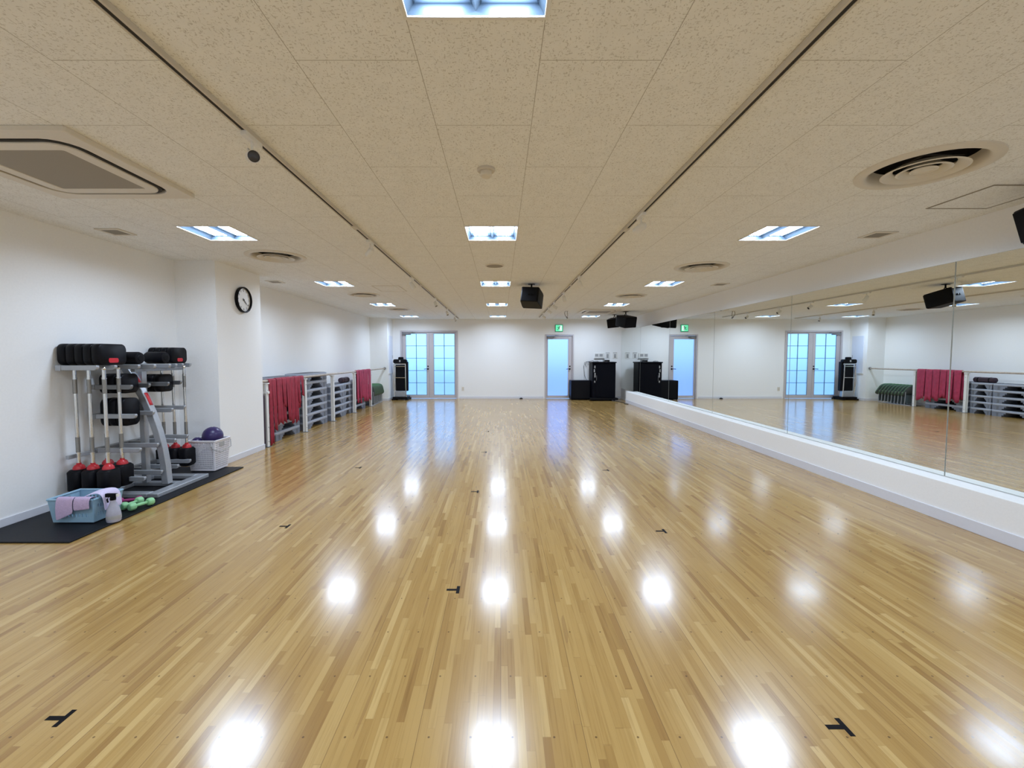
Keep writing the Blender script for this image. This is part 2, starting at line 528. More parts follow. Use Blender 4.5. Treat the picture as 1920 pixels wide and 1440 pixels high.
def leaf_frame(x0, x1, z0, z1, px0, px1, pz0, pz1, y0, y1):
    bm = B()
    box(bm, x0, px0, y0, y1, z0, z1); box(bm, px1, x1, y0, y1, z0, z1)
    box(bm, px0, px1, y0, y1, z0, pz0); box(bm, px0, px1, y0, y1, pz1, z1)
    return bm

def closer(parent, x, z, y, w):
    bm = B()
    box(bm, x, x + w, y - 0.06, y, z, z + 0.055)
    tube(bm, [(x + w * 0.7, y - 0.07, z + 0.03), (x + w * 1.6, y - 0.10, z + 0.065), (x + w * 0.9, y - 0.02, z + 0.11)], 0.008, 6)
    return obj('door_closer', bm, 'steel', parent, bevel=0.004)

def door_root(name, loc):
    o = bpy.data.objects.new(name, None); COL.objects.link(o); o.location = loc; o['kind'] = 'structure'
    return o

d = door_root('door_1', (1.88, FAR, 0))
def jamb(x0, x1, top, w, dp):
    bm = B()
    box(bm, x0, x0 + w, -0.02, dp, 0, top); box(bm, x1 - w, x1, -0.02, dp, 0, top); box(bm, x0 + w, x1 - w, -0.02, dp, top - w, top)
    return bm
obj('door_frame', jamb(D1[0] - 1.88, D1[1] - 1.88, D1[2], 0.045, 0.12), 'alum', d, bevel=0.003)
lf = obj('door_leaf', leaf_frame(-0.415, 0.415, 0.012, 2.02, -0.365, 0.285, 0.10, 1.915, 0.03, 0.07), 'alum', d, bevel=0.003)
bm = B(); box(bm, -0.365, 0.285, 0.047, 0.053, 0.10, 1.915); obj('pane', bm, 'glass_blue', lf, smooth=0)
lever(lf, 0.345, 0.96, 0.03, -1)
closer(d, -0.39, 1.95, 0.028, 0.22)

d = door_root('door_2', (-2.30, FAR, 0))
obj('door_frame', jamb(D2[0] + 2.30, D2[1] + 2.30, D2[2], 0.05, 0.12), 'alum', d, bevel=0.003)
for s, (x0, x1, p0, p1) in ((-1, (-0.868, -0.002, -0.755, -0.085)), (1, (0.002, 0.868, 0.142, 0.815))):
    lf = obj('door_leaf', leaf_frame(x0, x1, 0.012, 2.138, p0, p1, 0.115, 2.095, 0.03, 0.07), 'alum', d, bevel=0.003)
    bm = B(); box(bm, p0, p1, 0.047, 0.053, 0.115, 2.095); obj('pane', bm, 'glass', lf, smooth=0)
    bm = B()
    mx = (p0 + p1) / 2
    box(bm, mx - 0.011, mx + 0.011, 0.036, 0.047, 0.115, 2.095)
    for k in range(1, 5):
        z = 0.115 + 1.98 * k / 5
        box(bm, p0, p1, 0.036, 0.047, z - 0.008, z + 0.008)
    for xa, xb, za, zb in ((p0, p0 + 0.01, 0.115, 2.095), (p1 - 0.01, p1, 0.115, 2.095), (p0, p1, 0.115, 0.127), (p0, p1, 2.085, 2.095)):
        box(bm, xa, xb, 0.036, 0.047, za, zb)
    obj('muntin', bm, 'muntin', lf, smooth=0)
    if s < 0: lever(lf, -0.045, 0.96, 0.03, -1)
closer(d, -0.84, 2.05, 0.028, 0.26)

# ------------------------------------------------------------------ mirrors
my = [-0.43, 1.67, 3.77, 5.87, 7.97, 10.07, 12.17, 14.09]
where = ['nearest the viewer, mostly beyond the picture edge', 'cut by the right picture edge', 'from the right picture edge, showing the ceiling loudspeaker',
         'showing the doors and the folded treadmill', 'showing the plain far wall beside the glass door', 'showing the single door and exit sign',
         'in the far corner beside the black cabinet']
for i in range(7):
    a, b = my[i] + 0.004, my[i + 1] - 0.004
    t = thing('wall_mirror', 'frameless wall mirror panel, ' + where[i], 'mirror', (3.873, a, 0.335), 0, 'mirror panels along the right wall')
    bm = B(); box(bm, -0.006, 0, 0, b - a, 0, 1.845); obj('backing', bm, 'mirror_edge', t, smooth=0)
    bm = B()
    bm.faces.new([bm.verts.new(v) for v in ((-0.0065, 0.002, 0.002), (-0.0065, 0.002, 1.843), (-0.0065, b - a - 0.002, 1.843), (-0.0065, b - a - 0.002, 0.002))])
    obj('mirror_glass', bm, 'mirror', t, smooth=0)
t = None

# ------------------------------------------------------------------ ceiling lamps
def make_lamp():
    t = thing('ceiling_light', '', 'ceiling light', (0, 0, CEIL), 0, 'recessed square lamps in three rows')
    bm = B()
    for x0, x1, y0, y1 in ((-0.25, 0.25, -0.25, -LH), (-0.25, 0.25, LH, 0.25), (-0.25, -LH, -LH, LH), (LH, 0.25, -LH, LH)):
        box(bm, x0, x1, y0, y1, -0.006, 0.0)
    obj('frame', bm, 'white', t, bevel=0.002)
    # twin-trough reflector
    bm = B()
    prof = [(-LH, 0.0), (-0.20, 0.060), (-0.165, 0.085), (-0.065, 0.085), (-0.03, 0.060), (0, 0.012), (0.03, 0.060), (0.065, 0.085), (0.165, 0.085), (0.20, 0.060), (LH, 0.0)]
    h = LH - 0.001
    lo = [bm.verts.new((x, -h, z)) for x, z in prof]; hi = [bm.verts.new((x, h, z)) for x, z in prof]
    for k in range(len(prof) - 1):
        bm.faces.new((lo[k], lo[k + 1], hi[k + 1], hi[k]))
    for y in (-h, h):
        for x0, x1 in ((-LH, 0), (0, LH)):
            bm.faces.new([bm.verts.new(v) for v in ((x0, y, 0), (x1, y, 0), (x1, y, 0.09), (x0, y, 0.09))])
    obj('reflector', bm, 'reflector', t, smooth=50)
    bm = B(); box(bm, -LH - 0.002, LH + 0.002, -LH - 0.002, LH + 0.002, 0.092, 0.10); obj('housing', bm, 'white', t, smooth=0)
    for s in (-1, 1):
        bm = B(); x = s * 0.115
        bm.faces.new([bm.verts.new(v) for v in ((x - 0.068, -0.215, 0.038), (x - 0.068, 0.215, 0.038), (x + 0.068, 0.215, 0.038), (x + 0.068, -0.215, 0.038))])
        obj('lamp_strip', bm, 'tube', t, smooth=0)
    return t

rows = ['behind the viewer', 'nearest the viewer', 'second row ahead', 'third row ahead', 'fourth row ahead', 'last row before the far wall']
cols = ['column along the left wall', 'middle column', 'column along the mirrors']
lamp = make_lamp()
first = True
for i, x in enumerate(LIGHT_X):
    for j, y in enumerate(LIGHT_Y):
        lab = 'square recessed twin-tube ceiling light, %s, %s' % (cols[i], rows[j])
        if first:
            o = lamp; o['label'] = lab; first = False
        else:
            o = dup(lamp, lab)
        o.location = (x, y, CEIL)

# ------------------------------------------------------------------ round diffusers
def make_vent(r):
    t = thing('ceiling_diffuser', '', 'ceiling vent', (0, 0, CEIL), 0, 'round air diffusers in the ceiling')
    k = r / 0.33
    P = lambda pr: [(a * k, b * k) for a, b in pr]
    bm = B(); lathe(bm, P([(0.33, 0), (0.328, -0.008), (0.30, -0.018), (0.278, -0.016), (0.262, 0.0), (0.250, 0.030), (0.242, 0.055), (0.268, 0.055), (0.268, 0.0)]), 48, close=True)
    obj('flange', bm, 'offwhite', t, smooth=40)
    bm = B(); lathe(bm, P([(0.0001, 0.16), (0.262, 0.16), (0.262, 0.0555), (0.268, 0.0555), (0.268, 0.164), (0.0001, 0.164)]), 32); obj('throat', bm, 'dark', t)  # throat coloured near-black, its inner shade put into the material
    for a, b in (((0.200, -0.024), (0.140, 0.008)), ((0.128, -0.022), (0.080, 0.010)), ((0.066, -0.018), (0.03, 0.008))):
        bm = B(); lathe(bm, P([a, (a[0] - 0.012, a[1] - 0.003), (b[0], b[1] - 0.006), b]), 40, close=True)
        if a[0] < 0.1:
            lathe(bm, P([(0.0001, -0.014), (0.06, -0.016), (0.06, -0.012), (0.0001, -0.010)]), 24)
        obj('cone', bm, 'offwhite', t, smooth=40)
    bm = B()
    for a in (0, PI / 2):
        dx, dy = math.cos(a) * 0.258 * k, math.sin(a) * 0.258 * k
        tube(bm, [(-dx, -dy, 0.075 * k), (dx, dy, 0.075 * k)], 0.006 * k, 6)
    obj('cross_brace', bm, 'dark', t)
    return t
vl = ['large round ceiling diffuser nearest, above the mirrors', 'round ceiling diffuser on the left, beside the pillar with the clock', 'second round ceiling diffuser on the mirror side',
      'second round ceiling diffuser on the left side', 'farthest round ceiling diffuser on the mirror side', 'farthest round ceiling diffuser on the left side']
for (x, y, r), lab in zip(VENTS, vl):
    o = make_vent(r); o.location = (x, y, CEIL); o['label'] = lab

# ------------------------------------------------------------------ ceiling cassettes, hatches, small grilles
def cassette(x, y, lab):
    t = thing('air_conditioner', lab, 'air conditioner', (x, y, CEIL - 0.001), 0, 'cassette air conditioners in the ceiling')
    w = 0.48
    bm = B()
    outer = rrect(2 * w, 2 * w, 0.015, 5); inner = rrect(0.80, 0.80, 0.14, 5)
    lo, li = [], []
    for z in (-0.028, 0.0):
        lo.append([bm.verts.new((u, v, z)) for u, v in outer]); li.append([bm.verts.new((u, v, z)) for u, v in inner])
    n = len(outer)
    for i in range(n):
        j = (i + 1) % n
        bm.faces.new((lo[0][i], lo[0][j], li[0][j], li[0][i])); bm.faces.new((lo[1][i], lo[1][j], lo[0][j], lo[0][i])); bm.faces.new((li[1][i], li[1][j], li[0][j], li[0][i]))
    obj('panel', bm, 'offwhite', t, bevel=0.004)
    bm = B(); prism(bm, rrect(0.81, 0.81, 0.14), 'z', -0.004, -0.001); prism(bm, rrect(0.762, 0.762, 0.125), 'z', -0.0245, -0.0045); obj('air_slot', bm, 'dark', t)  # solid dark core; its colour stands for shade inside the slot
    bm = B()
    o2 = rrect(0.72, 0.72, 0.11, 5); i2 = rrect(0.56, 0.56, 0.015, 5)
    lo = [[bm.verts.new((u, v, z)) for u, v in o2] for z in (-0.033, -0.0247)]; li = [[bm.verts.new((u, v, z)) for u, v in i2] for z in (-0.033, -0.0247)]
    for i in range(n):
        j = (i + 1) % n
        bm.faces.new((lo[0][i], lo[0][j], li[0][j], li[0][i])); bm.faces.new((lo[1][i], lo[1][j], lo[0][j], lo[0][i])); bm.faces.new((li[1][i], li[1][j], li[0][j], li[0][i]))
    obj('inner_panel', bm, 'offwhite', t, bevel=0.003)
    bm = B(); prism(bm, rrect(0.555, 0.555, 0.015), 'z', -0.030, -0.0248)
    obj('grille', bm, 'grille', t)
    return t
cassette(-2.69, 2.76, 'square cassette air conditioner with rounded dark slot, upper left of the ceiling')
cassette(2.53, 11.45, 'square cassette air conditioner far off above the black loudspeakers')

def hatch(x0, x1, y0, y1, lab, frame):
    t = thing('access_hatch', lab, 'ceiling hatch', ((x0 + x1) / 2, (y0 + y1) / 2, CEIL), 0, 'access hatches in the ceiling')
    a, b = (x1 - x0) / 2, (y1 - y0) / 2
    bm = B()
    for q in ((-a, a, -b, -b + 0.012), (-a, a, b - 0.012, b), (-a, -a + 0.012, -b + 0.012, b - 0.012), (a - 0.012, a, -b + 0.012, b - 0.012)):
        box(bm, *q, -0.005, 0)
    obj('frame', bm, frame, t)
    bm = B(); box(bm, -a + 0.014, a - 0.014, -b + 0.014, b - 0.014, -0.003, 0); obj('panel', bm, 'ceiling', t)
hatch(3.36, 3.84, 3.05, 3.535, 'square access hatch with brown frame in the ceiling above the mirrors', 'grille')
hatch(-2.15, -1.69, 7.35, 7.97, 'pale access hatch in the ceiling beside the left lighting track', 'track')

for (x, y), lab in zip(((-3.61, 4.18), (-3.54, 6.95), (3.62, 4.28), (3.565, 7.2)),
                       ('small square ceiling grille above the weight rack', 'small square ceiling grille just beyond the clock pillar',
                        'small square ceiling grille above the mirrors, nearer one', 'small square ceiling grille above the mirrors, farther one')):
    t = thing('exhaust_grille', lab, 'ceiling vent', (x, y, CEIL), 0, 'small square grilles in the ceiling')
    bm = B()
    for q in ((-0.11, 0.11, -0.11, -0.08), (-0.11, 0.11, 0.08, 0.11), (-0.11, -0.08, -0.08, 0.08), (0.08, 0.11, -0.08, 0.08)):
        box(bm, *q, -0.010, 0)
    obj('frame', bm, 'offwhite', t, bevel=0.003)
    bm = B()
    for k in range(9):
        yy = -0.075 + k * 0.0185
        box(bm, -0.08, 0.08, yy, yy + 0.012, -0.007, -0.002, )
    obj('louver', bm, 'grille', t)
    bm = B(); box(bm, -0.08, 0.08, -0.08, 0.08, -0.0015, 0); obj('backing', bm, 'dark', t)

t = thing('smoke_detector', 'small round smoke detector on the ceiling between the first two middle lamps', 'smoke detector', (-0.092, 2.80, CEIL))
bm = B(); lathe(bm, [(0.056, 0), (0.056, -0.012), (0.050, -0.018), (0.0001, -0.018)], 32); obj('base', bm, 'track', t)
bm = B(); lathe(bm, [(0.034, -0.018), (0.034, -0.030), (0.036, -0.032), (0.036, -0.044), (0.026, -0.052), (0.0001, -0.053)], 32); obj('sensor_head', bm, 'offwhite', t)
t = thing('ceiling_speaker', 'flat round beige ceiling speaker between the second and third middle lamps', 'speaker', (-0.08, 5.72, CEIL))
bm = B(); lathe(bm, [(0.125, 0), (0.123, -0.008), (0.108, -0.012), (0.108, 0)], 32, close=True); obj('rim', bm, 'offwhite', t)
bm = B(); lathe(bm, [(0.108, -0.004), (0.105, -0.009), (0.0001, -0.011)], 32); obj('grille', bm, 'grille', t)

# ------------------------------------------------------------------ lighting tracks and spots
def track(x, y0, y1, lab, joints):
    t = thing('lighting_track', lab, 'lighting track', (x, y0, CEIL - 0.001), 0, 'lighting tracks along the ceiling')
    L = y1 - y0
    bm = B()
    box(bm, -0.018, -0.009, 0, L, -0.022, 0); box(bm, 0.009, 0.018, 0, L, -0.022, 0); box(bm, -0.009, 0.009, 0, L, -0.004, 0)
    box(bm, -0.018, 0.018, -0.004, 0, -0.022, 0); box(bm, -0.018, 0.018, L, L + 0.004, -0.022, 0)
    obj('channel', bm, 'track', t)
    bm = B(); box(bm, -0.009, 0.009, 0.001, L - 0.001, -0.019, -0.0045); obj('slot', bm, 'dark', t)
    for j in joints:
        bm = B(); box(bm, -0.021, 0.021, j - y0 - 0.05, j - y0 + 0.05, -0.025, -0.001); obj('joint_cover', bm, 'track', t, bevel=0.002)
track(-1.305, -2.6, 13.55, 'long lighting track along the ceiling on the left', (1.0, 3.98, 7.2, 10.2))
track(1.14, -2.6, 13.1, 'long lighting track along the ceiling on the right', (1.0, 4.05, 7.2, 10.2))

def make_spot():
    t = thing('track_spotlight', '', 'spotlight', (0, 0, 0), 0, 'white spotlights on the ceiling tracks')
    bm = B(); box(bm, -0.020, 0.020, -0.09, 0.09, -0.030, 0); obj('adapter', bm, 'white', t, bevel=0.004)
    bm = B(); cyl(bm, (0, 0, -0.03), (0, 0, -0.085), 0.008, n=10)
    tube(bm, [(0, -0.045, -0.12), (0, -0.045, -0.09), (0, 0.045, -0.09), (0, 0.045, -0.12)], 0.005, 6); obj('yoke', bm, 'white', t)
    bm = B(); lathe(bm, [(0.0001, -0.055), (0.022, -0.05), (0.036, -0.03), (0.038, 0.075), (0.034, 0.075), (0.034, 0.066), (0.0001, 0.066)], 24)
    h = obj('lamp_head', bm, 'white', t, loc=(0, 0, -0.12))
    bm = B(); lathe(bm, [(0.033, 0.0665), (0.026, 0.070), (0.0001, 0.071)], 24); obj('lens', bm, 'lens', h)
    return t
def aim(root, d):
    for c in root.children:
        if c.name.startswith('lamp_head'):
            c.rotation_euler = Vector(d).to_track_quat('Z', 'Y').to_euler()
spot = make_spot(); spot.scale = (0.85, 0.85, 0.85)
spots = [(-1.305, 2.36, (0.55, -0.75, -0.28)), (-1.305, 4.45, (-0.55, 0.65, -0.35)), (-1.305, 6.50, (0.5, 0.25, -0.75)), (-1.305, 8.80, (0.35, -0.2, -0.8)), (-1.305, 10.7, (0.3, -0.3, -0.8)), (-1.305, 12.5, (0.4, -0.2, -0.8)),
         (1.14, 3.62, (-0.45, 0.75, -0.3)), (1.14, 6.40, (0.35, 0.75, -0.5)), (1.14, 7.97, (0.25, 0.5, -0.8)), (1.14, 9.40, (0.8, -0.1, -0.5)), (1.14, 10.45, (0.8, -0.1, -0.5)), (1.14, 11.8, (0.8, -0.2, -0.5))]
for i, (x, y, dr) in enumerate(spots):
    k = i % 6
    lab = 'white spotlight on the %s ceiling track, %s' % ('left' if i < 6 else 'right', ['nearest one', 'second nearest', 'third nearest', 'third from the far end', 'second from the far end', 'last before the far wall'][k])
    o = spot if i == 0 else dup(spot)
    o['label'] = lab
    o.location = (x, y, CEIL - 0.020)
    aim(o, dr)
t = thing('ceiling_hook', 'thin dark wire loop hanging from the ceiling before the exit sign', 'hook', (1.70, 11.45, CEIL))
bm = B(); box(bm, -0.03, 0.05, -0.02, 0.02, -0.008, 0); obj('mount', bm, 'track', t)
bm = B(); tube(bm, [(-0.03, 0, -0.008), (-0.045, 0, -0.06), (-0.03, 0, -0.12), (0.02, 0, -0.17), (0.035, 0, -0.13), (0.03, 0, -0.06), (0.02, 0, -0.008)], 0.008, 8); obj('loop', bm, 'grille', t)
bm = B(); tube(bm, [(0.0, 0, -0.15), (0.035, 0, -0.19)], 0.018, 10); obj('clip', bm, 'steel', t)

# ------------------------------------------------------------------ loudspeakers hung from the ceiling
def make_speaker():
    t = thing('hanging_loudspeaker', '', 'speaker', (0, 0, CEIL), 0, 'black loudspeakers hung from the ceiling')
    bm = B(); box(bm, -0.06, 0.06, -0.04, 0.04, -0.010, 0); cyl(bm, (0, 0, -0.008), (0, 0, -0.075), 0.014, n=12)
    tube(bm, [(-0.03, 0, -0.125), (-0.03, 0, -0.07), (0.03, 0, -0.07), (0.03, 0, -0.125)], 0.008, 8); obj('bracket', bm, 'black', t, bevel=0.003)
    bm = B()
    # plan: wide front (+Y), narrow back (-Y); pulled along z, then pitched
    T = Matrix.Translation((0, 0, -0.255)) @ Matrix.Rotation(math.radians(-13), 4, 'X') @ Matrix.Rotation(math.radians(4), 4, 'Y')
    plan = [(-0.185, 0.21), (0.185, 0.21), (0.19, 0.10), (0.165, -0.19), (0.15, -0.21), (-0.15, -0.21), (-0.165, -0.19), (-0.19, 0.10)]
    prism(bm, plan, 'z', -0.14, 0.14, T)
    obj('cabinet', bm, 'black', t, bevel=0.012)
    bm = B(); box(bm, -0.172, 0.172, 0.212, 0.226, -0.125, 0.125, T); obj('front_grille', bm, 'matte_black', t, bevel=0.006)
    bm = B()
    for s in (-1, 1):
        lathe(bm, [(0.018, 0), (0.018, 0.012), (0.001, 0.013)], 12, T=T @ Matrix.Translation((0.0 + s * 0.03, -0.21, 0.0)) @ Matrix.Rotation(PI / 2, 4, 'X'))
    obj('knob', bm, 'black', t)
    return t
spk = make_speaker()
spk['label'] = 'black loudspeaker hanging from the middle of the ceiling'
spk.scale = (0.87, 0.87, 0.87); spk.location = (0.50, 7.2, CEIL); spk.rotation_euler = (0, 0, math.radians(-14))
dup(spk, 'black loudspeaker hanging by the mirrors, left one of the far pair', (3.21, 12.45, CEIL), math.radians(150))
dup(spk, 'black loudspeaker hanging by the mirrors, right one of the far pair', (3.29, 11.62, CEIL), math.radians(205)).scale = (1, 1, 1)
dup(spk, 'black loudspeaker high on the right, cut off by the picture edge', (3.755, 2.93, CEIL), math.radians(75))

# ------------------------------------------------------------------ exit sign
t = thing('exit_sign', 'small green lit exit sign above the single glass door', 'exit sign', (1.861, FAR, 2.265))
bm = B(); box(bm, -0.125, 0.125, -0.035, -0.001, -0.115, 0.115); obj('case', bm, 'exit_case', t, bevel=0.012)
bm = B(); box(bm, -0.108, 0.108, -0.038, -0.0352, -0.098, 0.098); obj('lit_panel', bm, 'exit_green', t)
bm = B(); y = -0.0395
box(bm, 0.005, 0.085, y, y + 0.001, -0.080, 0.080)
obj('door_symbol', bm, 'exit_white', t)
bm = B(); y0, y1 = -0.0415, -0.0398
def strip(a, b, w):
    a, b = Vector(a), Vector(b); q = (b - a).normalized(); nrm = Vector((-q.y, q.x)) * w
    prism(bm, [tuple(a + nrm), tuple(a - nrm), tuple(b - nrm), tuple(b + nrm)], 'y', y0, y1)
lathe(bm, [(0.016, 0), (0.016, 0.0016), (0.0001, 0.0016)], 16, T=Matrix.Translation((0.022, y1, 0.058)) @ Matrix.Rotation(PI / 2, 4, 'X'))
strip((0.012, 0.040), (-0.012, -0.010), 0.013)
strip((0.010, 0.034), (0.048, 0.012), 0.006); strip((0.004, 0.034), (-0.042, 0.022), 0.006); strip((-0.042, 0.022), (-0.05, -0.008), 0.006)
strip((-0.010, -0.008), (0.030, -0.030), 0.008); strip((0.030, -0.030), (0.022, -0.072), 0.007)
strip((-0.014, -0.008), (-0.030, -0.044), 0.008); strip((-0.030, -0.044), (-0.072, -0.052), 0.007)
obj('running_figure', bm, 'exit_dark', t)

# ------------------------------------------------------------------ clock on the pillar
t = thing('wall_clock', 'round white wall clock with black rim on the pillar', 'clock', (-3.5, 5.975, 2.135))
RX = Matrix.Rotation(PI / 2, 4, 'Y')
bm = B(); lathe(bm, [(0.165, 0), (0.172, 0.01), (0.172, 0.042), (0.166, 0.047), (0.155, 0.042), (0.155, 0.02), (0.155, 0.0)], 48, T=RX, close=True); obj('rim', bm, 'black', t)
bm = B(); lathe(bm, [(0.155, 0.0), (0.155, 0.022), (0.0001, 0.022)], 48, T=RX); obj('dial', bm, 'clock_face', t)
def hand(ang, ln, w, x, name):
    bm = B(); T = Matrix.Translation((x, 0, 0)) @ Matrix.Rotation(-math.radians(ang), 4, 'X')
    # on a face looking to +X, clock right is +Y
    prism(bm, [(-w, -0.025), (w, -0.025), (w * 0.5, ln), (-w * 0.5, ln)], 'x', 0, 0.0015, T)
    return obj(name, bm, 'ink', t)
hand(131, 0.075, 0.006, 0.026, 'hour_hand'); hand(130, 0.115, 0.004, 0.029, 'minute_hand')
bm = B(); lathe(bm, [(0.009, 0.022), (0.009, 0.033), (0.0001, 0.034)], 16, T=RX); obj('hub', bm, 'ink', t)
bm = B()
dg = bpy.context.evaluated_depsgraph_get()
for hnum in range(1, 13):
    cu = bpy.data.curves.new('numeral', 'FONT'); cu.body = str(hnum); cu.size = 0.042; cu.align_x = 'CENTER'; cu.align_y = 'CENTER'; cu.extrude = 0.0006
    to = bpy.data.objects.new('numeral', cu); COL.objects.link(to)
    bpy.context.view_layer.update()
    me = bpy.data.meshes.new_from_object(to.evaluated_get(bpy.context.evaluated_depsgraph_get()))
    a = math.radians(hnum * 30)
    me.transform(Matrix.Translation((0.0235, math.sin(a) * 0.125, math.cos(a) * 0.125)) @ Matrix(((0, 0, 1, 0), (1, 0, 0, 0), (0, 1, 0, 0), (0, 0, 0, 1))))
    bm.from_mesh(me)
    bpy.data.objects.remove(to); bpy.data.curves.remove(cu); bpy.data.meshes.remove(me)
for k in range(60):
    a = 2 * PI * k / 60
    T = Matrix.Rotation(-a, 4, 'X')
    box(bm, 0.0222, 0.0232, -0.0008, 0.0008, 0.146, 0.152, T)
obj('numerals', bm, 'ink', t, smooth=0)

# ------------------------------------------------------------------ floor marks
marks = [(-1.672, 1.60, 'nearest the viewer on the left'), (1.27, 1.56, 'nearest the viewer on the right'), (-0.262, 2.519, 'nearest one in the middle of the floor'), (-1.735, 3.485, 'second one in the left column'),
         (1.280, 3.387, 'second one in the right column'), (-0.244, 4.393, 'second one in the middle column'), (-1.745, 5.353, 'farthest one in the left column'), (1.284, 5.226, 'farthest one in the right column'),
         (-0.222, 6.224, 'third one in the middle column'), (-0.234, 7.96, 'farthest one in the middle column')]
for x, y, w in marks:
    bm = B(); box(bm, 0.0, 0.019, -0.040, 0.040, 0, 0.0008); box(bm, -0.058, -0.0002, -0.010, 0.010, 0, 0.0008)
    o = obj('floor_tape_mark', bm, 'tape', None, loc=(x, y, 0.0002), smooth=0)
    tag(o, 'black T-shaped tape mark on the wood floor, ' + w, 'tape mark', 'T-shaped tape marks on the floor')

# ------------------------------------------------------------------ weight corner on the left
bm = B(); prism(bm, [(-3.985, 3.16), (-3.178, 3.16), (-3.178, 5.352), (-3.985, 5.352)], 'z', 0.0005, 0.012)
tag(obj('exercise_mat', bm, 'mat_black', None, bevel=0.003), 'long black rubber floor mat under the weight rack', 'mat')

RK = (-3.60, 4.58, 0.012)
t = thing('weight_rack', 'silver barbell and plate rack with curved upright on the black mat', 'weight rack', RK)
W = lambda x, y, z: (x - RK[0], y - RK[1], z - RK[2])
def wbox(bm, x0, x1, y0, y1, z0, z1): box(bm, x0 - RK[0], x1 - RK[0], y0 - RK[1], y1 - RK[1], z0 - RK[2], z1 - RK[2])
bm = B()
wbox(bm, -3.41, -3.305, 4.16, 4.90, 0.012, 0.052)
wbox(bm, -3.92, -3.41, 4.16, 4.25, 0.012, 0.052); wbox(bm, -3.92, -3.41, 4.81, 4.90, 0.012, 0.052); wbox(bm, -3.93, -3.85, 4.25, 4.81, 0.012, 0.052)
wbox(bm, -3.85, -3.41, 4.54, 4.62, 0.012, 0.050)
obj('base', bm, 'silver', t, bevel=0.006)
# curved front upright
prof = [(-3.47, 0.052), (-3.482, 0.25), (-3.505, 0.42), (-3.545, 0.60), (-3.60, 0.78), (-3.665, 0.94), (-3.735, 1.08), (-3.80, 1.19), (-3.85, 1.27)]
bm = B()
ring = []
for i, (x, z) in enumerate(prof):
    a = Vector(prof[max(i - 1, 0)]); b = Vector(prof[min(i + 1, len(prof) - 1)]); d = (b - a).normalized(); nn = Vector((d.y, -d.x)) * 0.034
    ring.append([bm.verts.new(W(x + s * nn.x, 4.50 + e, z + s * nn.y)) for s, e in ((1, -0.035), (1, 0.035), (-1, 0.035), (-1, -0.035))])
for a, b in zip(ring, ring[1:]):
    for k in range(4): bm.faces.new((a[k], a[(k + 1) % 4], b[(k + 1) % 4], b[k]))
bm.faces.new(ring[0][::-1]); bm.faces.new(ring[-1])
cu = obj('curved_upright', bm, 'silver', t, bevel=0.006)
# red badge on the upright
def badge(z0, z1, parent, m, w=0.026, off=0.0):
    import bisect
    def at(z):
        for (x0, za), (x1, zb) in zip(prof, prof[1:]):
            if za <= z <= zb:
                k = (z - za) / (zb - za); d = Vector((x1 - x0, zb - za)).normalized(); return x0 + (x1 - x0) * k + d.y * 0.0348, z - d.x * 0.0348
    bm = B(); q = []
    for k in range(5):
        z = z0 + (z1 - z0) * k / 4; x, zz = at(z)
        q.append([bm.verts.new(W(x + 0.001, 4.50 + off + s * w, zz)) for s in (-1, 1)])
    for a, b in zip(q, q[1:]): bm.faces.new((a[0], a[1], b[1], b[0]))
    obj('badge', bm, m, parent, solid=0.001)
badge(0.86, 0.985, cu, 'red', 0.022); badge(1.09, 1.16, cu, 'red', 0.016)
bm = B(); wbox(bm, -3.76, -3.71, 4.53, 4.59, 0.05, 1.25); obj('rear_upright', bm, 'silver', t, bevel=0.004)
# top beam with a fork tray at each end
bm = B(); wbox(bm, -3.97, -3.92, 3.90, 5.18, 1.245, 1.295); wbox(bm, -3.92, -3.72, 4.53, 4.59, 1.25, 1.29); obj('top_beam', bm, 'silver', t, bevel=0.004)
def prong(x0, x1, y, z, h=0.045, w=0.030):
    bm = B(); r = 0.5 * h
    poly = [(x0, z - r), (x1 - r, z - r), (x1 - 0.3 * r, z - 0.5 * r), (x1, z + 0.4 * r), (x1 - 0.2 * r, z + r), (x0, z + r)]
    prism(bm, [(u - RK[0], v - RK[2]) for u, v in poly], 'y', y - w / 2 - RK[1], y + w / 2 - RK[1])
    return bm
for y, x1 in ((3.92, -3.60), (4.06, -3.56), (4.30, -3.54), (4.42, -3.48), (4.70, -3.54), (4.90, -3.62), (5.03, -3.64), (5.16, -3.645)):
    obj('tray_prong', prong(-3.925, x1, y, 1.272), 'silver', t, bevel=0.004)
bm = B(); wbox(bm, -3.64, -3.60, 4.31, 4.97, 1.222, 1.249); obj('tray_crossbar', bm, 'steel', t)
for z, xl, xr, in ((1.08, -3.50, -3.54), (0.80, -3.47, -3.51), (0.47, -3.44, -3.49), (0.19, -3.41, -3.47)):
    bm = B(); wbox(bm, -3.93, -3.88, 4.17, 4.92, z - 0.022, z + 0.022); wbox(bm, -3.88, -3.76, 4.53, 4.59, z - 0.02, z + 0.02); obj('crossbar', bm, 'steel', t, bevel=0.003)
    for y, x1 in ((4.19, xl - 0.03), (4.43, xl - 0.05), (4.67, xr), (4.91, xr - 0.04)):
        obj('plate_arm', prong(-3.885, x1, y, z, 0.044, 0.028), 'silver' if z < 1 else 'steel', t, bevel=0.004)
bm = B(); wbox(bm, -3.945, -3.915, 3.93, 4.20, 0.44, 0.475); obj('bar_guide', bm, 'silver', t, bevel=0.003)

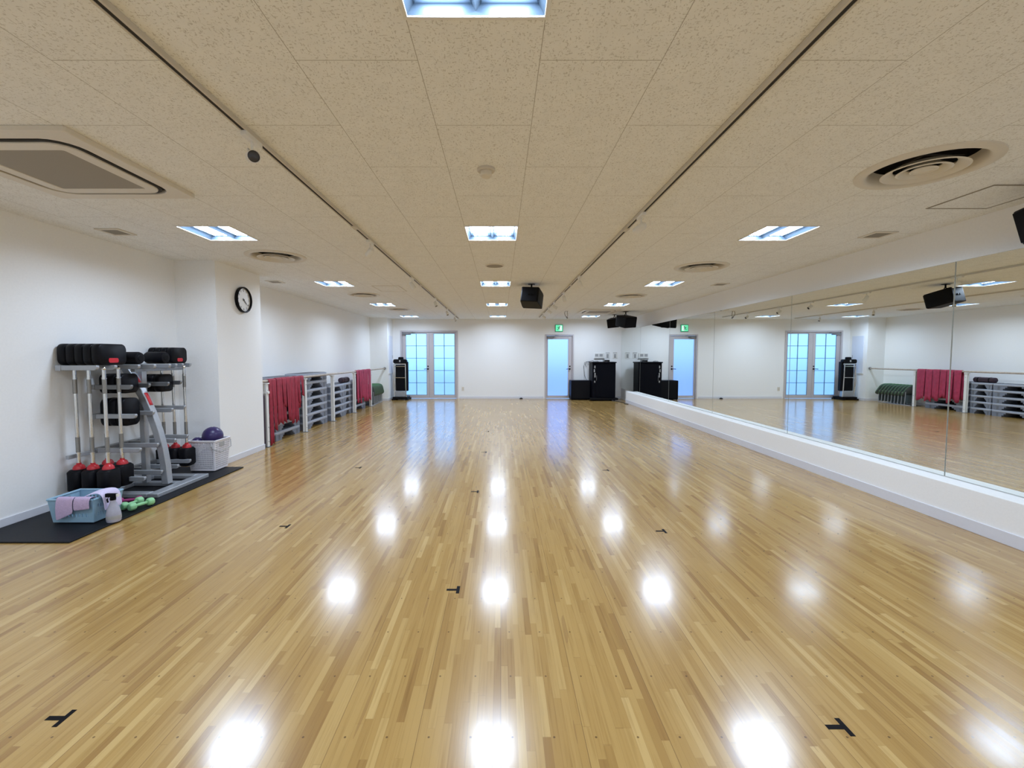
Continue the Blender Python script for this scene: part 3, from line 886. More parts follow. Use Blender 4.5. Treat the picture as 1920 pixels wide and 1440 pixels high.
# plates: rounded blocks of black rubber with a red insert
def make_plate(w, h, th, name, cat, group, red=True):
    t = thing(name, '', cat, (0, 0, 0), 0, group)
    bm = B(); prism(bm, rrect(w, h, min(w, h) * 0.26), 'x', -th / 2, th / 2, inset=0.009); obj('rubber_body', bm, 'rubber', t, smooth=50)
    bm = B(); prism(bm, rrect(w * 0.34, h * 0.22, 0.015), 'x', th / 2 - 0.001, th / 2 + 0.003, Matrix.Translation((0, 0, -h * 0.28)))
    obj('grip_insert', bm, 'red' if red else 'black', t)
    return t
G = 'black plates standing on top of the rack'
p = make_plate(0.30, 0.195, 0.073, 'weight_plate', 'weight plate', G)
for k in range(5):
    o = p if k == 0 else dup(p)
    o['label'] = 'black weight plate on the rack top, left tray, %s from wall' % ORD[k]
    o.location = (-3.945 + 0.077 * k, 4.08, 1.295 + 0.0975)
p2 = make_plate(0.24, 0.180, 0.066, 'weight_plate', 'weight plate', G)
for k in range(4):
    o = p2 if k == 0 else dup(p2)
    o['label'] = 'black weight plate on the rack top, right tray, %s from wall' % ORD[k]
    o.location = (-3.935 + 0.070 * k, 5.05, 1.295 + 0.09)
G = 'black plates held between the rack arms'
p3 = make_plate(0.205, 0.27, 0.072, 'weight_plate', 'weight plate', G, False)
for k in range(3):
    o = p3 if k == 0 else dup(p3)
    o['label'] = 'large black plate held by the second arm, left of rack, %s from wall' % ORD[k]
    o.location = (-3.835 + 0.076 * k, 4.31, 0.83)
p4 = make_plate(0.205, 0.19, 0.072, 'weight_plate', 'weight plate', G, False)
for k in range(3):
    o = p4 if k == 0 else dup(p4)
    o['label'] = 'black plate held by the top arm, left of rack, %s from wall' % ORD[k]
    o.location = (-3.835 + 0.076 * k, 4.31, 1.11)
for k in range(3):
    dup(p4, 'black plate held by the top arm, right of rack, %s from wall' % ORD[k], (-3.84 + 0.074 * k, 4.79, 1.085))
# padded rolls lying across the tray prongs
for k, (x0, x1, y, r) in enumerate(((-3.87, -3.58, 4.36, 0.062), (-3.87, -3.66, 4.80, 0.064))):
    q = thing('hand_weight', 'black cylindrical hand weight lying on the rack top, %s of the curved upright' % ('left' if k == 0 else 'right'), 'dumbbell', ((x0 + x1) / 2, y, 1.2955), 0, 'black hand weights on the rack top')
    L = (x1 - x0) / 2
    bm = B(); lathe(bm, [(r * 0.55, -L), (r * 0.9, -L + 0.004), (r, -L + 0.02), (r, L - 0.02), (r * 0.9, L - 0.004), (r * 0.55, L)], 28, T=Matrix.Translation((0, 0, r)) @ RX); obj('roll', bm, 'rubber', q, smooth=50)
    bm = B(); lathe(bm, [(r * 0.5, L), (r * 0.45, L + 0.004), (0.0001, L + 0.004)], 24, T=Matrix.Translation((0, 0, r)) @ RX); obj('end_cap', bm, 'black', q)

# barbells hanging upright, plates clamped at their foot
def make_bar(nm_group):
    t = thing('barbell', '', 'barbell', (0, 0, 0), 0, nm_group)
    bm = B(); cyl(bm, (0, 0, 0.005), (0, 0, 1.125), 0.0145, n=14); sphere(bm, (0, 0, 1.128), 0.019, 12); obj('bar', bm, 'chrome', t)
    for z0, z1 in ((0.90, 1.03), (0.36, 0.50)):
        bm = B(); cyl(bm, (0, 0, z0), (0, 0, z1), 0.0165, n=14); obj('grip', bm, 'knurl', t)
    bm = B(); cyl(bm, (0, 0, 1.035), (0, 0, 1.042), 0.020, n=14); cyl(bm, (0, 0, 0.345), (0, 0, 0.352), 0.020, n=14); obj('ring', bm, 'chrome', t)
    T = Matrix.Translation((0, 0, 0))
    bm = B(); prism(bm, rrect(0.122, 0.17, 0.045), 'z', 0.0, 0.205, inset=0.02); obj('weight_block', bm, 'rubber', t, smooth=50)
    bm = B(); lathe(bm, [(0.046, 0.2055), (0.044, 0.222), (0.034, 0.240), (0.018, 0.250), (0.018, 0.262), (0.0146, 0.262)], 20)
    obj('red_collar', bm, 'red', t)
    return t
br = make_bar('barbells hanging upright from the rack')
spotsB = [(-3.885, 3.99, 'front row nearest the wall'), (-3.755, 3.99, 'front row second from the wall'), (-3.615, 3.99, 'front row third from the wall'),
          (-3.79, 4.18, 'back row near the wall'), (-3.65, 4.18, 'back row near the curved upright')]
for k, (x, y, w) in enumerate(spotsB):
    o = br if k == 0 else dup(br)
    o['label'] = 'chrome barbell with red-capped weights hanging on left of rack, ' + w
    o.location = (x, y, 0.135)
for k, (x, w) in enumerate(((-3.86, 'nearest the wall'), (-3.735, 'middle of three'), (-3.605, 'nearest the white basket'))):
    dup(br, 'chrome barbell with red-capped weights hanging on right of rack, ' + w, (x, 4.985, 0.125))

# ------------------------------------------------------------------ baskets
def lattice(bm, c00, c10, c01, c11, nu, nv, bar, rim):
    """lattice wall between four corners: nu x nv openings"""
    c00, c10, c01, c11 = map(Vector, (c00, c10, c01, c11))
    def lines(n):
        out = [0.0, rim]
        w = (1 - 2 * rim) / n
        for k in range(n):
            a = rim + w * k
            out += [a + w * bar / 2, a + w * (1 - bar / 2)]
        return sorted(set(out + [1 - rim, 1.0]))
    U, V = lines(nu), lines(nv)
    P = [[bm.verts.new((c00 * (1 - u) + c10 * u) * (1 - v) + (c01 * (1 - u) + c11 * u) * v) for u in U] for v in V]
    wu = (1 - 2 * rim) / nu; wv = (1 - 2 * rim) / nv
    def inhole(x, w):
        if x < rim or x > 1 - rim: return False
        f = ((x - rim) / w) % 1
        return bar / 2 < f < 1 - bar / 2
    for j in range(len(V) - 1):
        for i in range(len(U) - 1):
            if inhole((U[i] + U[i + 1]) / 2, wu) and inhole((V[j] + V[j + 1]) / 2, wv): continue
            bm.faces.new((P[j][i], P[j][i + 1], P[j + 1][i + 1], P[j + 1][i]))

t = thing('laundry_basket', 'white perforated plastic basket of purple balls beside the pillar', 'basket', (-3.525, 5.245, 0.0125))
a, b, A2, B2, h = 0.140, 0.125, 0.168, 0.148, 0.365
bm = B()
lo = [(-a, -b, 0.01), (a, -b, 0.01), (a, b, 0.01), (-a, b, 0.01)]; hi = [(-A2, -B2, h), (A2, -B2, h), (A2, B2, h), (-A2, B2, h)]
for k, n in ((0, 17), (1, 14), (2, 17), (3, 14)):
    j = (k + 1) % 4
    lattice(bm, lo[k], lo[j], hi[k], hi[j], n, 13, 0.44, 0.05)
bm.faces.new([bm.verts.new(v) for v in lo])
obj('body', bm, 'basket_white', t, solid=0.004, smooth=0)
bm = B()
for k in range(4):
    j = (k + 1) % 4
    tube(bm, [hi[k], hi[j]], 0.009, 8)
obj('rim', bm, 'basket_white', t)
bm = B(); tube(bm, [(A2 - 0.05 , -B2 - 0.006, h - 0.02), (A2 - 0.02, -B2 - 0.012, h - 0.09), (A2 + 0.035, -B2 + 0.05, h - 0.135), (A2 + 0.045, B2 - 0.06, h - 0.10), (A2 + 0.015, B2 - 0.02, h - 0.02)], 0.005, 8); obj('handle', bm, 'cover_grey', t)
bm = B(); box(bm, A2 - 0.004, A2 + 0.002, -0.06, 0.03, h - 0.075, h - 0.03); obj('label_plate', bm, 'cover_grey', t)
for x, y, z, r, lab in ((-3.475, 5.245, 0.415, 0.112, 'large purple ball on the right of the white basket'), (-3.625, 5.19, 0.350, 0.060, 'smaller purple ball on the left in the white basket'), (-3.60, 5.315, 0.345, 0.045, 'purple ball sunk between two others in the white basket'),
                        (-3.525, 5.245, 0.155, 0.118, 'added purple ball at the bottom, darkening the holes of the white basket')):  # bottom ball is unseen, added to darken the basket holes from inside
    q = thing('exercise_ball', lab, 'ball', (x, y, z), 0, 'purple balls in the white basket')
    bm = B(); sphere(bm, (0, 0, 0), r, 28); obj('ball', bm, 'purple', q, smooth=60)
    bm = B(); lathe(bm, [(0.007, r - 0.001), (0.006, r + 0.003), (0.0001, r + 0.003)], 12); obj('valve', bm, 'white', q)

t = thing('storage_basket', 'pale blue plastic basket with towels over its rim on the black mat', 'basket', (-3.49, 3.635, 0.0125))
a, b, A2, B2, h = 0.165, 0.12, 0.185, 0.14, 0.20
lo = [(-a, -b, 0.01), (a, -b, 0.01), (a, b, 0.01), (-a, b, 0.01)]; hi = [(-A2, -B2, h), (A2, -B2, h), (A2, B2, h), (-A2, B2, h)]
bm = B()
for k in range(4):
    j = (k + 1) % 4
    lattice(bm, lo[k], lo[j], hi[k], hi[j], 9, 2, 0.62, 0.12)
bm.faces.new([bm.verts.new(v) for v in lo])
obj('body', bm, 'basket_blue', t, solid=0.005, smooth=0)
bm = B()
for k in range(4):
    tube(bm, [hi[k], hi[(k + 1) % 4]], 0.010, 8)
obj('rim', bm, 'basket_blue', t)
bm = B(); box(bm, -A2 - 0.004, -A2 + 0.006, -0.05, 0.05, h - 0.045, h - 0.02); obj('grip', bm, 'step_grey', t, bevel=0.004)

def cloth(name, rows_, m, label, cat, group=None):
    """sheet through rows of points"""
    bm = B()
    V = [[bm.verts.new(p) for p in r] for r in rows_]
    for r0, r1 in zip(V, V[1:]):
        for i in range(len(r0) - 1): bm.faces.new((r0[i], r0[i + 1], r1[i + 1], r1[i]))
    o = obj(name, bm, m, None, smooth=80, solid=0.006)
    s = o.modifiers.new('sub', 'SUBSURF'); s.levels = 1; s.render_levels = 2
    return tag(o, label, cat, group)
yN = 3.635 - 0.14
def drape(x0, x1, drop0, drop1, yy, zt, m, lab, n=6):
    rows_ = []
    for k in range(n + 1):
        u = k / n; x = x0 + (x1 - x0) * u; dz = drop0 + (drop1 - drop0) * u; w = 0.004 * math.sin(u * 17)
        z = zt
        rows_.append([(x, yy + 0.11, z - 0.10), (x, yy + 0.06, z - 0.01), (x, yy + 0.022, z + 0.010), (x, yy, z + 0.015), (x, yy - 0.020, z + 0.010), (x, yy - 0.030 + w, z - dz * 0.35), (x, yy - 0.030 - w, z - dz * 0.7), (x, yy - 0.028 + w, z - dz)])
    return cloth('towel', rows_, m, lab, 'towel', 'lavender towels on the blue basket')
drape(-3.585, -3.445, 0.175, 0.11, yN, 0.222, 'lavender', 'lavender towel over the front rim of the blue basket, left one')
drape(-3.440, -3.310, 0.09, 0.075, yN, 0.222, 'lavender', 'pinkish lavender towel over the front rim of the blue basket, middle one')
rows_ = []
for k in range(6):
    u = k / 5; y = 3.54 + 0.17 * u; b2 = 0.015 * math.sin(u * PI)
    rows_.append([(-3.44, y, 0.215 + b2 * 0.4), (-3.38, y, 0.238 + b2), (-3.33, y, 0.252 + b2), (-3.295, y, 0.248 + b2), (-3.272, y, 0.225 + b2), (-3.262, y, 0.18), (-3.258, y, 0.14), (-3.256, y, 0.105)])
cloth('towel', rows_, 'pale_lavender', 'pale lavender towel draped over the right end of the blue basket', 'towel', 'lavender towels on the blue basket')

t = thing('spray_bottle', 'clear spray bottle with dark trigger standing before the blue basket', 'spray bottle', (-3.205, 3.565, 0.0125))
bm = B(); lathe(bm, [(0.0001, 0), (0.046, 0.001), (0.050, 0.012), (0.049, 0.07), (0.042, 0.105), (0.026, 0.145), (0.019, 0.165), (0.019, 0.178), (0.0001, 0.178)], 28); obj('bottle_body', bm, 'bottle', t, smooth=50)
bm = B(); lathe(bm, [(0.0505, 0.025), (0.0512, 0.027), (0.0505, 0.055), (0.049, 0.055), (0.049, 0.025)], 28, close=True); obj('label_band', bm, 'cover_grey', t)
bm = B(); lathe(bm, [(0.021, 0.178), (0.021, 0.200), (0.012, 0.205)], 18); box(bm, -0.055, 0.035, -0.012, 0.012, 0.203, 0.232)
tube(bm, [(-0.035, 0, 0.205), (-0.048, 0, 0.18), (-0.042, 0, 0.155)], 0.006, 8); obj('trigger', bm, 'black', t, bevel=0.003)
bm = B(); box(bm, 0.035, 0.046, -0.010, 0.010, 0.206, 0.230); obj('nozzle', bm, 'white', t)

def dumbbell(loc, ang, m, lab, L=0.20, r=0.036):
    t = thing('dumbbell', lab, 'dumbbell', loc, ang, 'small vinyl dumbbells on the mat')
    for s in (-1, 1):
        bm = B(); lathe(bm, [(0.012, 0.045), (r * 0.8, 0.047), (r, 0.058), (r, L / 2 - 0.012), (r * 0.8, L / 2), (0.0001, L / 2 + 0.002)], 8, T=Matrix.Translation((0, 0, r)) @ Matrix.Rotation(s * PI / 2, 4, 'Y') @ Matrix.Rotation(PI / 8, 4, 'Z'))
        obj('head', bm, m, t, bevel=0.005)
    bm = B(); tube(bm, [(-0.046, 0, r), (0, 0, r), (0.046, 0, r)], 0.014, 12, r_list=[0.013, 0.0155, 0.013]); obj('grip', bm, m, t)
    return t
dumbbell((-3.235, 3.88, 0.0125), math.radians(70), 'green_pale', 'pale green dumbbell at the edge of the black mat')
dumbbell((-3.338, 3.90, 0.0125), math.radians(84), 'green_pale', 'pale green dumbbell behind the one at the mat edge')
dumbbell((-3.44, 4.00, 0.0125), math.radians(25), 'magenta', 'magenta dumbbell behind the green pair on the mat', 0.18, 0.032)

# ------------------------------------------------------------------ barre with stretch bands
POST = [6.594, 7.904, 9.229, 10.6, 11.918]
BX, BZ = -3.55, 1.0
t = thing('ballet_barre', 'long wooden barre on white steel posts along the left wall', 'barre', (BX, 6.55, 0))
bm = B(); cyl(bm, (0, -0.10, BZ), (0, 13.40 - 6.55, BZ), 0.021, n=20); obj('rail', bm, 'wood', t)
for k, y in enumerate(POST):
    bm = B(); yy = y - 6.55
    box(bm, -0.030, -0.020, yy - 0.03, yy + 0.03, 0.006, BZ - 0.03); box(bm, 0.020, 0.030, yy - 0.03, yy + 0.03, 0.006, BZ - 0.03); box(bm, -0.020, 0.020, yy - 0.004, yy + 0.004, 0.006, BZ - 0.05)
    p = obj('post', bm, 'white', t, bevel=0.002)
    bm = B(); box(bm, -0.06, 0.06, yy - 0.05, yy + 0.05, 0, 0.006); obj('foot_plate', bm, 'steel', p)
    bm = B()
    for z in (0.08, 0.3, 0.86):
        cyl(bm, (0.030, yy, z), (0.034, yy, z), 0.007, n=8)
    obj('bolt', bm, 'steel', p)
    bm = B(); box(bm, -0.36 if k == 0 else -0.05, 0.05, yy - 0.028, yy + 0.028, BZ - 0.045, BZ - 0.028)
    if k == 0: box(bm, -0.36, 0.05, yy - 0.026, yy + 0.026, BZ - 0.19, BZ - 0.155)
    obj('bracket', bm, 'white', p, bevel=0.002)
bm = B(); cyl(bm, (0, 13.385 - 6.55, BZ), (0, 13.408 - 6.55, BZ), 0.04, n=20); obj('end_flange', bm, 'steel', t)

def band(y0, y1, front, back, m, lab, grp, seed, layer=0.0):
    rnd = random.Random(seed)
    n = 7
    rows_ = []
    r = 0.028 + layer
    ph = rnd.random() * 6
    for k in range(n + 1):
        u = k / n; y = y0 + (y1 - y0) * u
        wv = 0.010 * math.sin(u * 9 + ph)
        fz = front + 0.035 * math.sin(u * 5 + ph)
        col = []
        for q in range(7, 0, -1):
            v = q / 7
            col.append((BX - r - 0.01 - wv * v, y, BZ - (BZ - back) * v))
        for a in range(0, 181, 30):
            ang = math.radians(180 - a)
            col.append((BX + r * math.cos(ang), y, BZ + r * math.sin(ang)))
        for q in range(1, 9):
            v = q / 8
            col.append((BX + r + 0.012 * v + wv * v * 1.4, y + (u - 0.5) * -0.02 * v, BZ - (BZ - fz) * v))
        rows_.append(col)
    bm = B()
    V = [[bm.verts.new(p) for p in r_] for r_ in rows_]
    for r0, r1 in zip(V, V[1:]):
        for i in range(len(r0) - 1): bm.faces.new((r0[i], r0[i + 1], r1[i + 1], r1[i]))
    o = obj('stretch_band', bm, m, None, smooth=80, solid=0.004)
    return tag(o, lab, 'stretch band', grp)
G1 = 'red stretch bands hung beside the first barre post'
b1 = [(6.64, 6.73, 0.03, 0.0), (6.735, 6.86, 0.24, 0.0), (6.865, 7.03, 0.30, 0.004), (7.035, 7.17, 0.58, 0.005), (7.175, 7.33, 0.33, 0.004), (7.335, 7.47, 0.27, 0.0), (7.475, 7.57, 0.26, 0.003), (7.575, 7.69, 0.58, 0.0), (7.70, 7.82, 0.70, 0.0)]
for k, (y0, y1, f, ly) in enumerate(b1):
    nm = {0: 'first from the near post, reaching almost to the floor', 3: 'fourth from the near post, cut short', 8: 'last before the second post, the shortest'}.get(k, '%s from the near post' % ORD[k])
    band(y0, y1, f, 0.45 + 0.2 * random.random(), 'band', 'red stretch band, near bunch, ' + nm, G1, k, ly)
band(7.05, 7.16, 0.31, 0.5, 'band', 'darker red stretch band hanging behind the short one in the near bunch', G1, 31, -0.004)
G2 = 'crimson stretch bands hung between the last two barre posts'
b2 = [(10.70, 10.88, 0.25), (10.89, 11.05, 0.22), (11.06, 11.22, 0.32), (11.23, 11.41, 0.24), (11.42, 11.60, 0.20), (11.61, 11.84, 0.22)]
for k, (y0, y1, f) in enumerate(b2):
    band(y0, y1, f, 0.3, 'band2', 'crimson stretch band over the barre, far bunch, %s from the fourth post' % ORD[k], G2, 50 + k, 0.003 * (k % 2))

# ------------------------------------------------------------------ aerobic steps
def make_step(L, W_, H, group):
    t = thing('aerobic_step', '', 'step platform', (0, 0, 0), 0, group)
    z0 = H * 0.66
    bm = B(); prism(bm, rrect(W_, L, 0.04), 'z', z0, H - 0.004, inset=0.006); obj('platform', bm, 'step_light', t, smooth=50)
    bm = B(); prism(bm, rrect(W_ - 0.04, L - 0.05, 0.04), 'z', H - 0.0038, H - 0.0005); obj('top_mat', bm, 'step_top', t)
    rl = 0.34 * L
    for s in (-1, 1):
        bm = B()
        e = s * (L / 2 - 0.02); i1 = s * (L / 2 - rl); i3 = s * (L / 2 - rl * 0.72); i2 = s * (L / 2 - rl * 0.86)
        poly = [(e, 0), (i3, 0), (i3, z0 * 0.35), (i2, z0 * 0.35), (i2, z0 * 0.68), (i1, z0 * 0.68), (i1, z0 - 0.001), (e + s * 0.008, z0 - 0.001)]
        prism(bm, poly, 'x', -W_ / 2 + 0.006, W_ / 2 - 0.006)
        obj('riser', bm, 'step_grey', t, smooth=0)
        bm = B(); box(bm, W_ / 2 - 0.0059, W_ / 2 - 0.004, min(s * (L / 2 - rl * 0.5), s * (L / 2 - rl * 0.36)), max(s * (L / 2 - rl * 0.5), s * (L / 2 - rl * 0.36)), z0 * 0.1, z0 * 0.85)
        obj('groove', bm, 'step_top', t)
    bm = B(); box(bm, -W_ / 2 + 0.05, -W_ / 2 + 0.06, -L * 0.2, L * 0.2, 0.003, z0 - 0.002); obj('gap_dark_sheet', bm, 'black', t)  # black sheet added at the back of the open middle, darkening the gap
    return t
def stack(proto, x, y, H, n, lab):
    for k in range(n):
        o = proto.pop() if proto and hasattr(proto, 'pop') and len(proto) == 2 else dup(proto[0])
        o['label'] = 'grey step platform, %s up in %s' % (ORD[k] if k < n - 1 else 'topmost', lab)
        o.location = (x, y, H * k)
s1 = make_step(0.88, 0.36, 0.147, 'step platforms stacked behind the barre')
ss = [s1, s1]
stack(ss, -3.80, 7.43, 0.147, 7, 'the stack behind the near red bands')
s2 = make_step(1.06, 0.37, 0.150, 'step platforms stacked behind the barre')
st = [s2, s2]
stack(st, -3.79, 8.56, 0.150, 7, 'the tall stack past the second barre post')
s3 = make_step(0.86, 0.36, 0.150, 'step platforms stacked behind the barre')
sv = [s3, s3]
stack(sv, -3.785, 9.66, 0.150, 5, 'the lower stack past the third barre post')
s4 = make_step(0.48, 0.34, 0.150, 'step platforms stacked behind the barre')
sw = [s4, s4]
stack(sw, -3.79, 10.34, 0.150, 5, 'the narrow stack by the fourth barre post')
s5 = make_step(1.08, 0.36, 0.150, 'step platforms stacked behind the barre')
sx_ = [s5, s5]
stack(sx_, -3.80, 11.16, 0.150, 5, 'the stack behind the far crimson bands')
t = thing('rolled_mat', 'dark plum rolled mat on top of the narrow step stack', 'mat', (-3.70, 10.33, 0.7505))
bm = B()
pts = []
for k in range(60):
    a = k / 60 * 5 * PI; r = 0.016 + 0.0018 * k * 0.45; pts.append((r * math.cos(a), 0.065 + r * math.sin(a)))
bm.free(); bm = B(); lathe(bm, [(0.0001, -0.22), (0.055, -0.22), (0.062, -0.212), (0.062, 0.212), (0.055, 0.22), (0.0001, 0.22)], 24, T=Matrix.Translation((0, 0, 0.0625)) @ Matrix.Rotation(-PI / 2, 4, 'X')); obj('roll', bm, 'plum', t, smooth=50)
bm = B()
for y in (-0.12, 0.12):
    lathe(bm, [(0.0625, y - 0.012), (0.065, y - 0.012), (0.065, y + 0.012), (0.0625, y + 0.012)], 24, T=Matrix.Translation((0, 0, 0.0625)) @ Matrix.Rotation(-PI / 2, 4, 'X'), close=True)
obj('strap', bm, 'black', t)
t = thing('folded_mat', 'dark plum folded mat standing between the pillar and first barre post', 'mat', (-3.64, 6.502, 0.0))
for k in range(3):
    bm = B(); prism(bm, rrect(0.20, 0.80, 0.02), 'y', -0.050 + 0.0335 * k, -0.018 + 0.0335 * k, Matrix.Translation((0, 0, 0.402)), inset=0.004); obj('fold', bm, 'plum', t)

# ------------------------------------------------------------------ nested green seats at the end of the barre
def make_seat():
    t = thing('nesting_chair', '', 'chair', (0, 0, 0), 0, 'green nesting chairs at the end of the barre')
    T = Matrix.Translation((0, -0.02, 0.40)) @ Matrix.Rotation(math.radians(-52), 4, 'X')
    bm = B(); prism(bm, rrect(0.40, 0.42, 0.11), 'z', 0.0, 0.014, T, inset=0.005); obj('seat', bm, 'seat_green', t, smooth=50)
    bm = B(); prism(bm, rrect(0.39, 0.41, 0.11), 'z', -0.016, -0.0002, T, inset=0.004); obj('seat_shell', bm, 'seat_edge', t, smooth=50)
    for s in (-1, 1):
        bm = B(); x = s * 0.15
        tube(bm, [(x, -0.17, 0.010), (x, -0.10, 0.010), (x, -0.01, 0.010), (x, 0.004, 0.04), (x, -0.012, 0.25), (x, -0.022, 0.372)], 0.009, 8); obj('leg', bm, 'silver', t)
    bm = B(); tube(bm, [(-0.15, -0.165, 0.010), (0.15, -0.165, 0.010)], 0.008, 8); obj('stretcher', bm, 'steel', t)
    bm = B(); prism(bm, [(-0.138, 0.05), (0.138, 0.05), (0.138, 0.29), (-0.138, 0.29)], 'y', -0.012, -0.004); obj('leg_panel', bm, 'seat_edge', t)
    return t
sc = make_seat()
for k in range(9):
    o = sc if k == 0 else dup(sc)
    o['label'] = 'green nesting chair, %s' % (('%s from the last barre post' % ORD[k]) if k < 8 else 'farthest in the row, next to the end pillar')
    o.location = (-3.70, 12.20 + 0.107 * k, 0)

# ------------------------------------------------------------------ folded treadmill by the double door
t = thing('folded_treadmill', 'black folded treadmill with silver frame standing beside the double door', 'treadmill', (-3.14, 13.80, 0))
bm = B(); box(bm, -0.23, 0.23, -0.20, 0.22, 0.03, 0.10); box(bm, -0.25, -0.17, -0.24, 0.24, 0.0, 0.045); box(bm, 0.17, 0.25, -0.24, 0.24, 0.0, 0.045); obj('base', bm, 'black', t, bevel=0.01)
bm = B()
prism(bm, [(-0.19, 0.10), (0.17, 0.10), (0.15, 0.28), (-0.15, 0.28)], 'y', -0.14, 0.02); obj('motor_cover', bm, 'silver', t, bevel=0.01)
bm = B()
for s in (-1, 1):
    tube(bm, [(s * 0.185, -0.12, 0.06), (s * 0.17, -0.13, 0.35), (s * 0.17, -0.15, 1.13)], 0.016, 10)
for z in (1.13, 1.05, 0.70):
    tube(bm, [(-0.17, -0.15, z), (0.17, -0.15, z)], 0.013, 8)
obj('upright_frame', bm, 'chrome', t)
bm = B(); box(bm, -0.15, 0.15, -0.11, -0.045, 0.29, 1.10); obj('deck', bm, 'black', t, bevel=0.008)
bm = B(); box(bm, -0.130, 0.130, -0.1155, -0.1105, 0.31, 1.08); obj('belt', bm, 'rubber', t)
bm = B(); box(bm, 0.155, 0.235, -0.10, 0.02, 0.28, 1.20); obj('side_rail', bm, 'rubber', t, bevel=0.02)
bm = B(); prism(bm, rrect(0.42, 0.13, 0.05), 'y', -0.16, -0.02, Matrix.Translation((0, 0, 1.21)), inset=0.01); prism(bm, rrect(0.16, 0.11, 0.03), 'y', -0.13, -0.05, Matrix.Translation((0.02, 0, 1.29)), inset=0.01); obj('console', bm, 'black', t, bevel=0.004)
bm = B(); box(bm, -0.02, 0.02, -0.166, -0.1605, 1.19, 1.25); obj('display', bm, 'cover_grey', t)
for s in (-1, 1):
    bm = B(); cyl(bm, (s * 0.26 , 0.12, 0.04), (s * 0.285, 0.12, 0.04), 0.035, n=16); obj('wheel', bm, 'rubber', t)
bm = B(); tube(bm, [(-0.215, -0.10, 0.28), (-0.225, -0.12, 0.60), (-0.215, -0.10, 1.13), (-0.17, -0.15, 1.13)], 0.012, 8); obj('hand_rail', bm, 'chrome', t)

# white panel box on the side of the end pillar
t = thing('wall_panel', 'pale hinged panel door on the end pillar, beside the double door', 'panel', (-3.46, 13.77, 0.85))
bm = B(); box(bm, 0.0, 0.018, -0.22, 0.22, 0, 1.15); obj('panel_door', bm, 'panel_blue', t, bevel=0.004)
bm = B(); box(bm, 0.0, 0.026, -0.24, 0.24, -0.025, -0.002); obj('sill', bm, 'white', t, bevel=0.003)
bm = B(); box(bm, 0.018, 0.026, 0.17, 0.19, 0.45, 0.55); obj('latch', bm, 'cover_grey', t)

# ------------------------------------------------------------------ far right corner
t = thing('equipment_cabinet', 'tall black equipment cabinet in the far corner by the mirrors', 'cabinet', (3.16, 13.65, 0))
bm = B(); box(bm, -0.355, 0.355, -0.24, 0.28, 0.09, 1.16); obj('body', bm, 'navy', t, bevel=0.006)
bm = B(); box(bm, -0.375, 0.375, -0.27, 0.30, 1.1605, 1.195); obj('top_board', bm, 'navy', t, bevel=0.004)
bm = B(); box(bm, -0.43, 0.43, -0.30, -0.06, 0.03, 0.0895); box(bm, -0.34, 0.36, -0.06, 0.28, 0.03, 0.0895); obj('plinth', bm, 'black', t, bevel=0.006)
for x in (-0.33, 0.33):
    for y in (-0.22, 0.22):
        bm = B(); cyl(bm, (x, y, 0), (x, y, 0.0295), 0.028, n=14); obj('caster', bm, 'rubber', t)
bm = B(); box(bm, -0.25, 0.345, -0.256, -0.2405, 0.11, 1.14); d_ = obj('door', bm, 'navy', t, bevel=0.004)
bm = B(); tube(bm, [(-0.235, -0.26, 0.62), (-0.235, -0.28, 0.64), (-0.235, -0.28, 0.76), (-0.235, -0.26, 0.78)], 0.006, 8); obj('handle', bm, 'steel', d_)
bm = B()
for z0, z1, xx in ((1.00, 1.08, -0.30), (0.88, 0.97, -0.315), (0.72, 0.86, -0.295), (0.56, 0.62, -0.30)):
    box(bm, xx, xx + 0.035, -0.248, -0.2405, z0, z1)
obj('side_vents', bm, 'cover_grey', t, bevel=0.003)
t = thing('amplifier', 'small dark box on top of the black cabinet', 'amplifier', (3.28, 13.65, 1.1955))
bm = B(); box(bm, -0.085, 0.085, -0.10, 0.10, 0.006, 0.060); obj('case', bm, 'steel', t, bevel=0.004)
bm = B(); box(bm, -0.075, 0.075, -0.104, -0.1003, 0.012, 0.052); obj('front_panel', bm, 'black', t)
bm = B()
for x in (-0.06, 0.06):
    for y in (-0.07, 0.07): cyl(bm, (x, y, 0), (x, y, 0.006), 0.010, n=10)
obj('foot', bm, 'rubber', t)
t = thing('control_pad', 'flat grey pad lying on top of the black cabinet', 'control pad', (2.94, 13.58, 1.1955), math.radians(12))
bm = B(); box(bm, -0.075, 0.075, -0.05, 0.05, 0, 0.026); obj('case', bm, 'cover_grey', t, bevel=0.006)
bm = B()
for k in range(3): cyl(bm, (-0.04 + 0.04 * k, 0, 0.026), (-0.04 + 0.04 * k, 0, 0.034), 0.008, n=12)
obj('knob', bm, 'black', t)
t = thing('subwoofer', 'low black cube speaker on the floor beside the glass door', 'speaker', (2.495, 13.84, 0))
bm = B(); box(bm, -0.30, 0.30, -0.20, 0.24, 0.02, 0.61); obj('cabinet', bm, 'navy', t, bevel=0.012)
bm = B(); box(bm, -0.282, 0.282, -0.214, -0.2005, 0.05, 0.58); obj('front_grille', bm, 'matte_black', t, bevel=0.006)
bm = B()
for x in (-0.27, 0.27):
    for y in (-0.15, 0.19): cyl(bm, (x, y, 0), (x, y, 0.02), 0.02, n=12)
obj('foot', bm, 'rubber', t)
bm = B()
tube(bm, [(2.70, 13.80, 0.62), (2.69, 14.05, 0.75), (2.66, 14.07, 1.05), (2.69, 14.07, 1.17), (2.76, 14.06, 1.19), (2.82, 14.05, 1.12), (2.76, 14.07, 1.04), (2.70, 14.07, 1.10), (2.76, 14.05, 1.20), (2.84, 13.95, 1.21), (2.90, 13.72, 1.225)], 0.007, 8)
tag(obj('cable', bm, 'ink', None), 'thin black cable looping up the wall beside the black cabinet', 'cable')
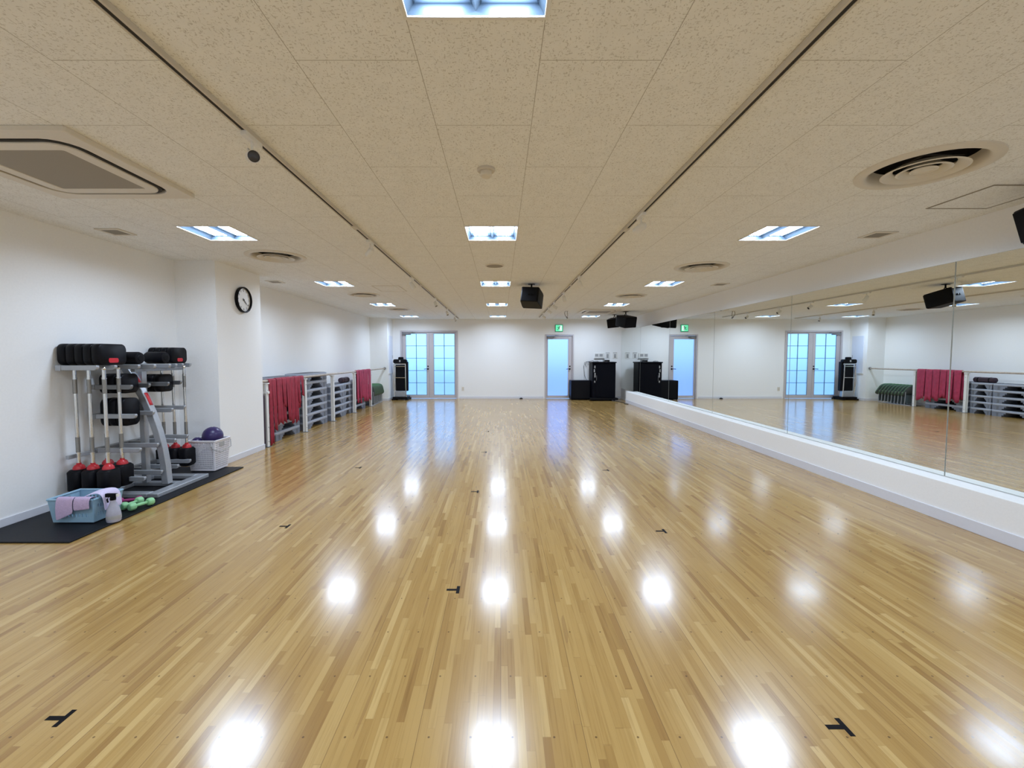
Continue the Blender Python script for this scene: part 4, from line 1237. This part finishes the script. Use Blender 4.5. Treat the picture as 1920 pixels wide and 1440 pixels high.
bm = B(); tube(bm, [(3.40, 13.35, 0.012), (3.55, 13.10, 0.010), (3.62, 12.80, 0.010), (3.56, 12.55, 0.010), (3.62, 12.40, 0.010)], 0.010, 8)
tag(obj('floor_cable', bm, 'ink', None), 'short dark cable on the floor at the end of the plinth', 'cable')
t = thing('door_stop', 'small black dome door stop on the floor by the far wall', 'door stop', (0.654, 14.03, 0))
bm = B(); lathe(bm, [(0.055, 0), (0.055, 0.006), (0.040, 0.026), (0.018, 0.036), (0.0001, 0.038)], 20); obj('dome', bm, 'rubber', t)
bm = B(); lathe(bm, [(0.064, 0), (0.064, 0.003), (0.0552, 0.003)], 20); obj('base_ring', bm, 'steel', t)

# controls on the far wall
t = thing('thermostat', 'wide white double control panel on the wall above the black cabinet', 'control panel', (3.16, FAR, 1.30))
bm = B(); box(bm, -0.155, 0.155, -0.022, -0.001, 0, 0.17); obj('plate', bm, 'white', t, bevel=0.005)
for x in (-0.085, 0.055):
    bm = B(); box(bm, x - 0.05, x + 0.05, -0.026, -0.0222, 0.06, 0.14); obj('display', bm, 'cover_grey', t, bevel=0.002)
bm = B(); box(bm, -0.165, 0.165, -0.030, -0.001, -0.018, -0.002); obj('ledge', bm, 'steel', t)
for x, lab in ((3.425, 'white wall switch plate with grey cover, left of two'), (3.665, 'white wall switch plate with grey cover, nearest the mirror corner')):
    t = thing('wall_switch', lab, 'switch', (x, FAR, 1.30), 0, 'switch plates on the far wall')
    bm = B(); box(bm, -0.075, 0.075, -0.012, -0.001, 0, 0.20); obj('plate', bm, 'white', t, bevel=0.004)
    bm = B(); box(bm, -0.032, 0.032, -0.020, -0.0122, 0.02, 0.14); obj('cover', bm, 'cover_grey', t, bevel=0.004)
    bm = B(); box(bm, -0.06, 0.06, -0.015, -0.0122, 0.17, 0.185); obj('name_strip', bm, 'cover_grey', t)
t = thing('wall_outlet', 'white power outlet low on the far wall beside the double door', 'outlet', (-1.221, FAR, 0.26))
bm = B(); box(bm, -0.038, 0.038, -0.009, -0.001, 0, 0.12); obj('plate', bm, 'offwhite', t, bevel=0.003)
bm = B()
for z in (0.04, 0.08):
    box(bm, -0.012, -0.008, -0.0105, -0.0091, z - 0.008, z + 0.008); box(bm, 0.008, 0.012, -0.0105, -0.0091, z - 0.008, z + 0.008)
obj('socket', bm, 'ink', t)
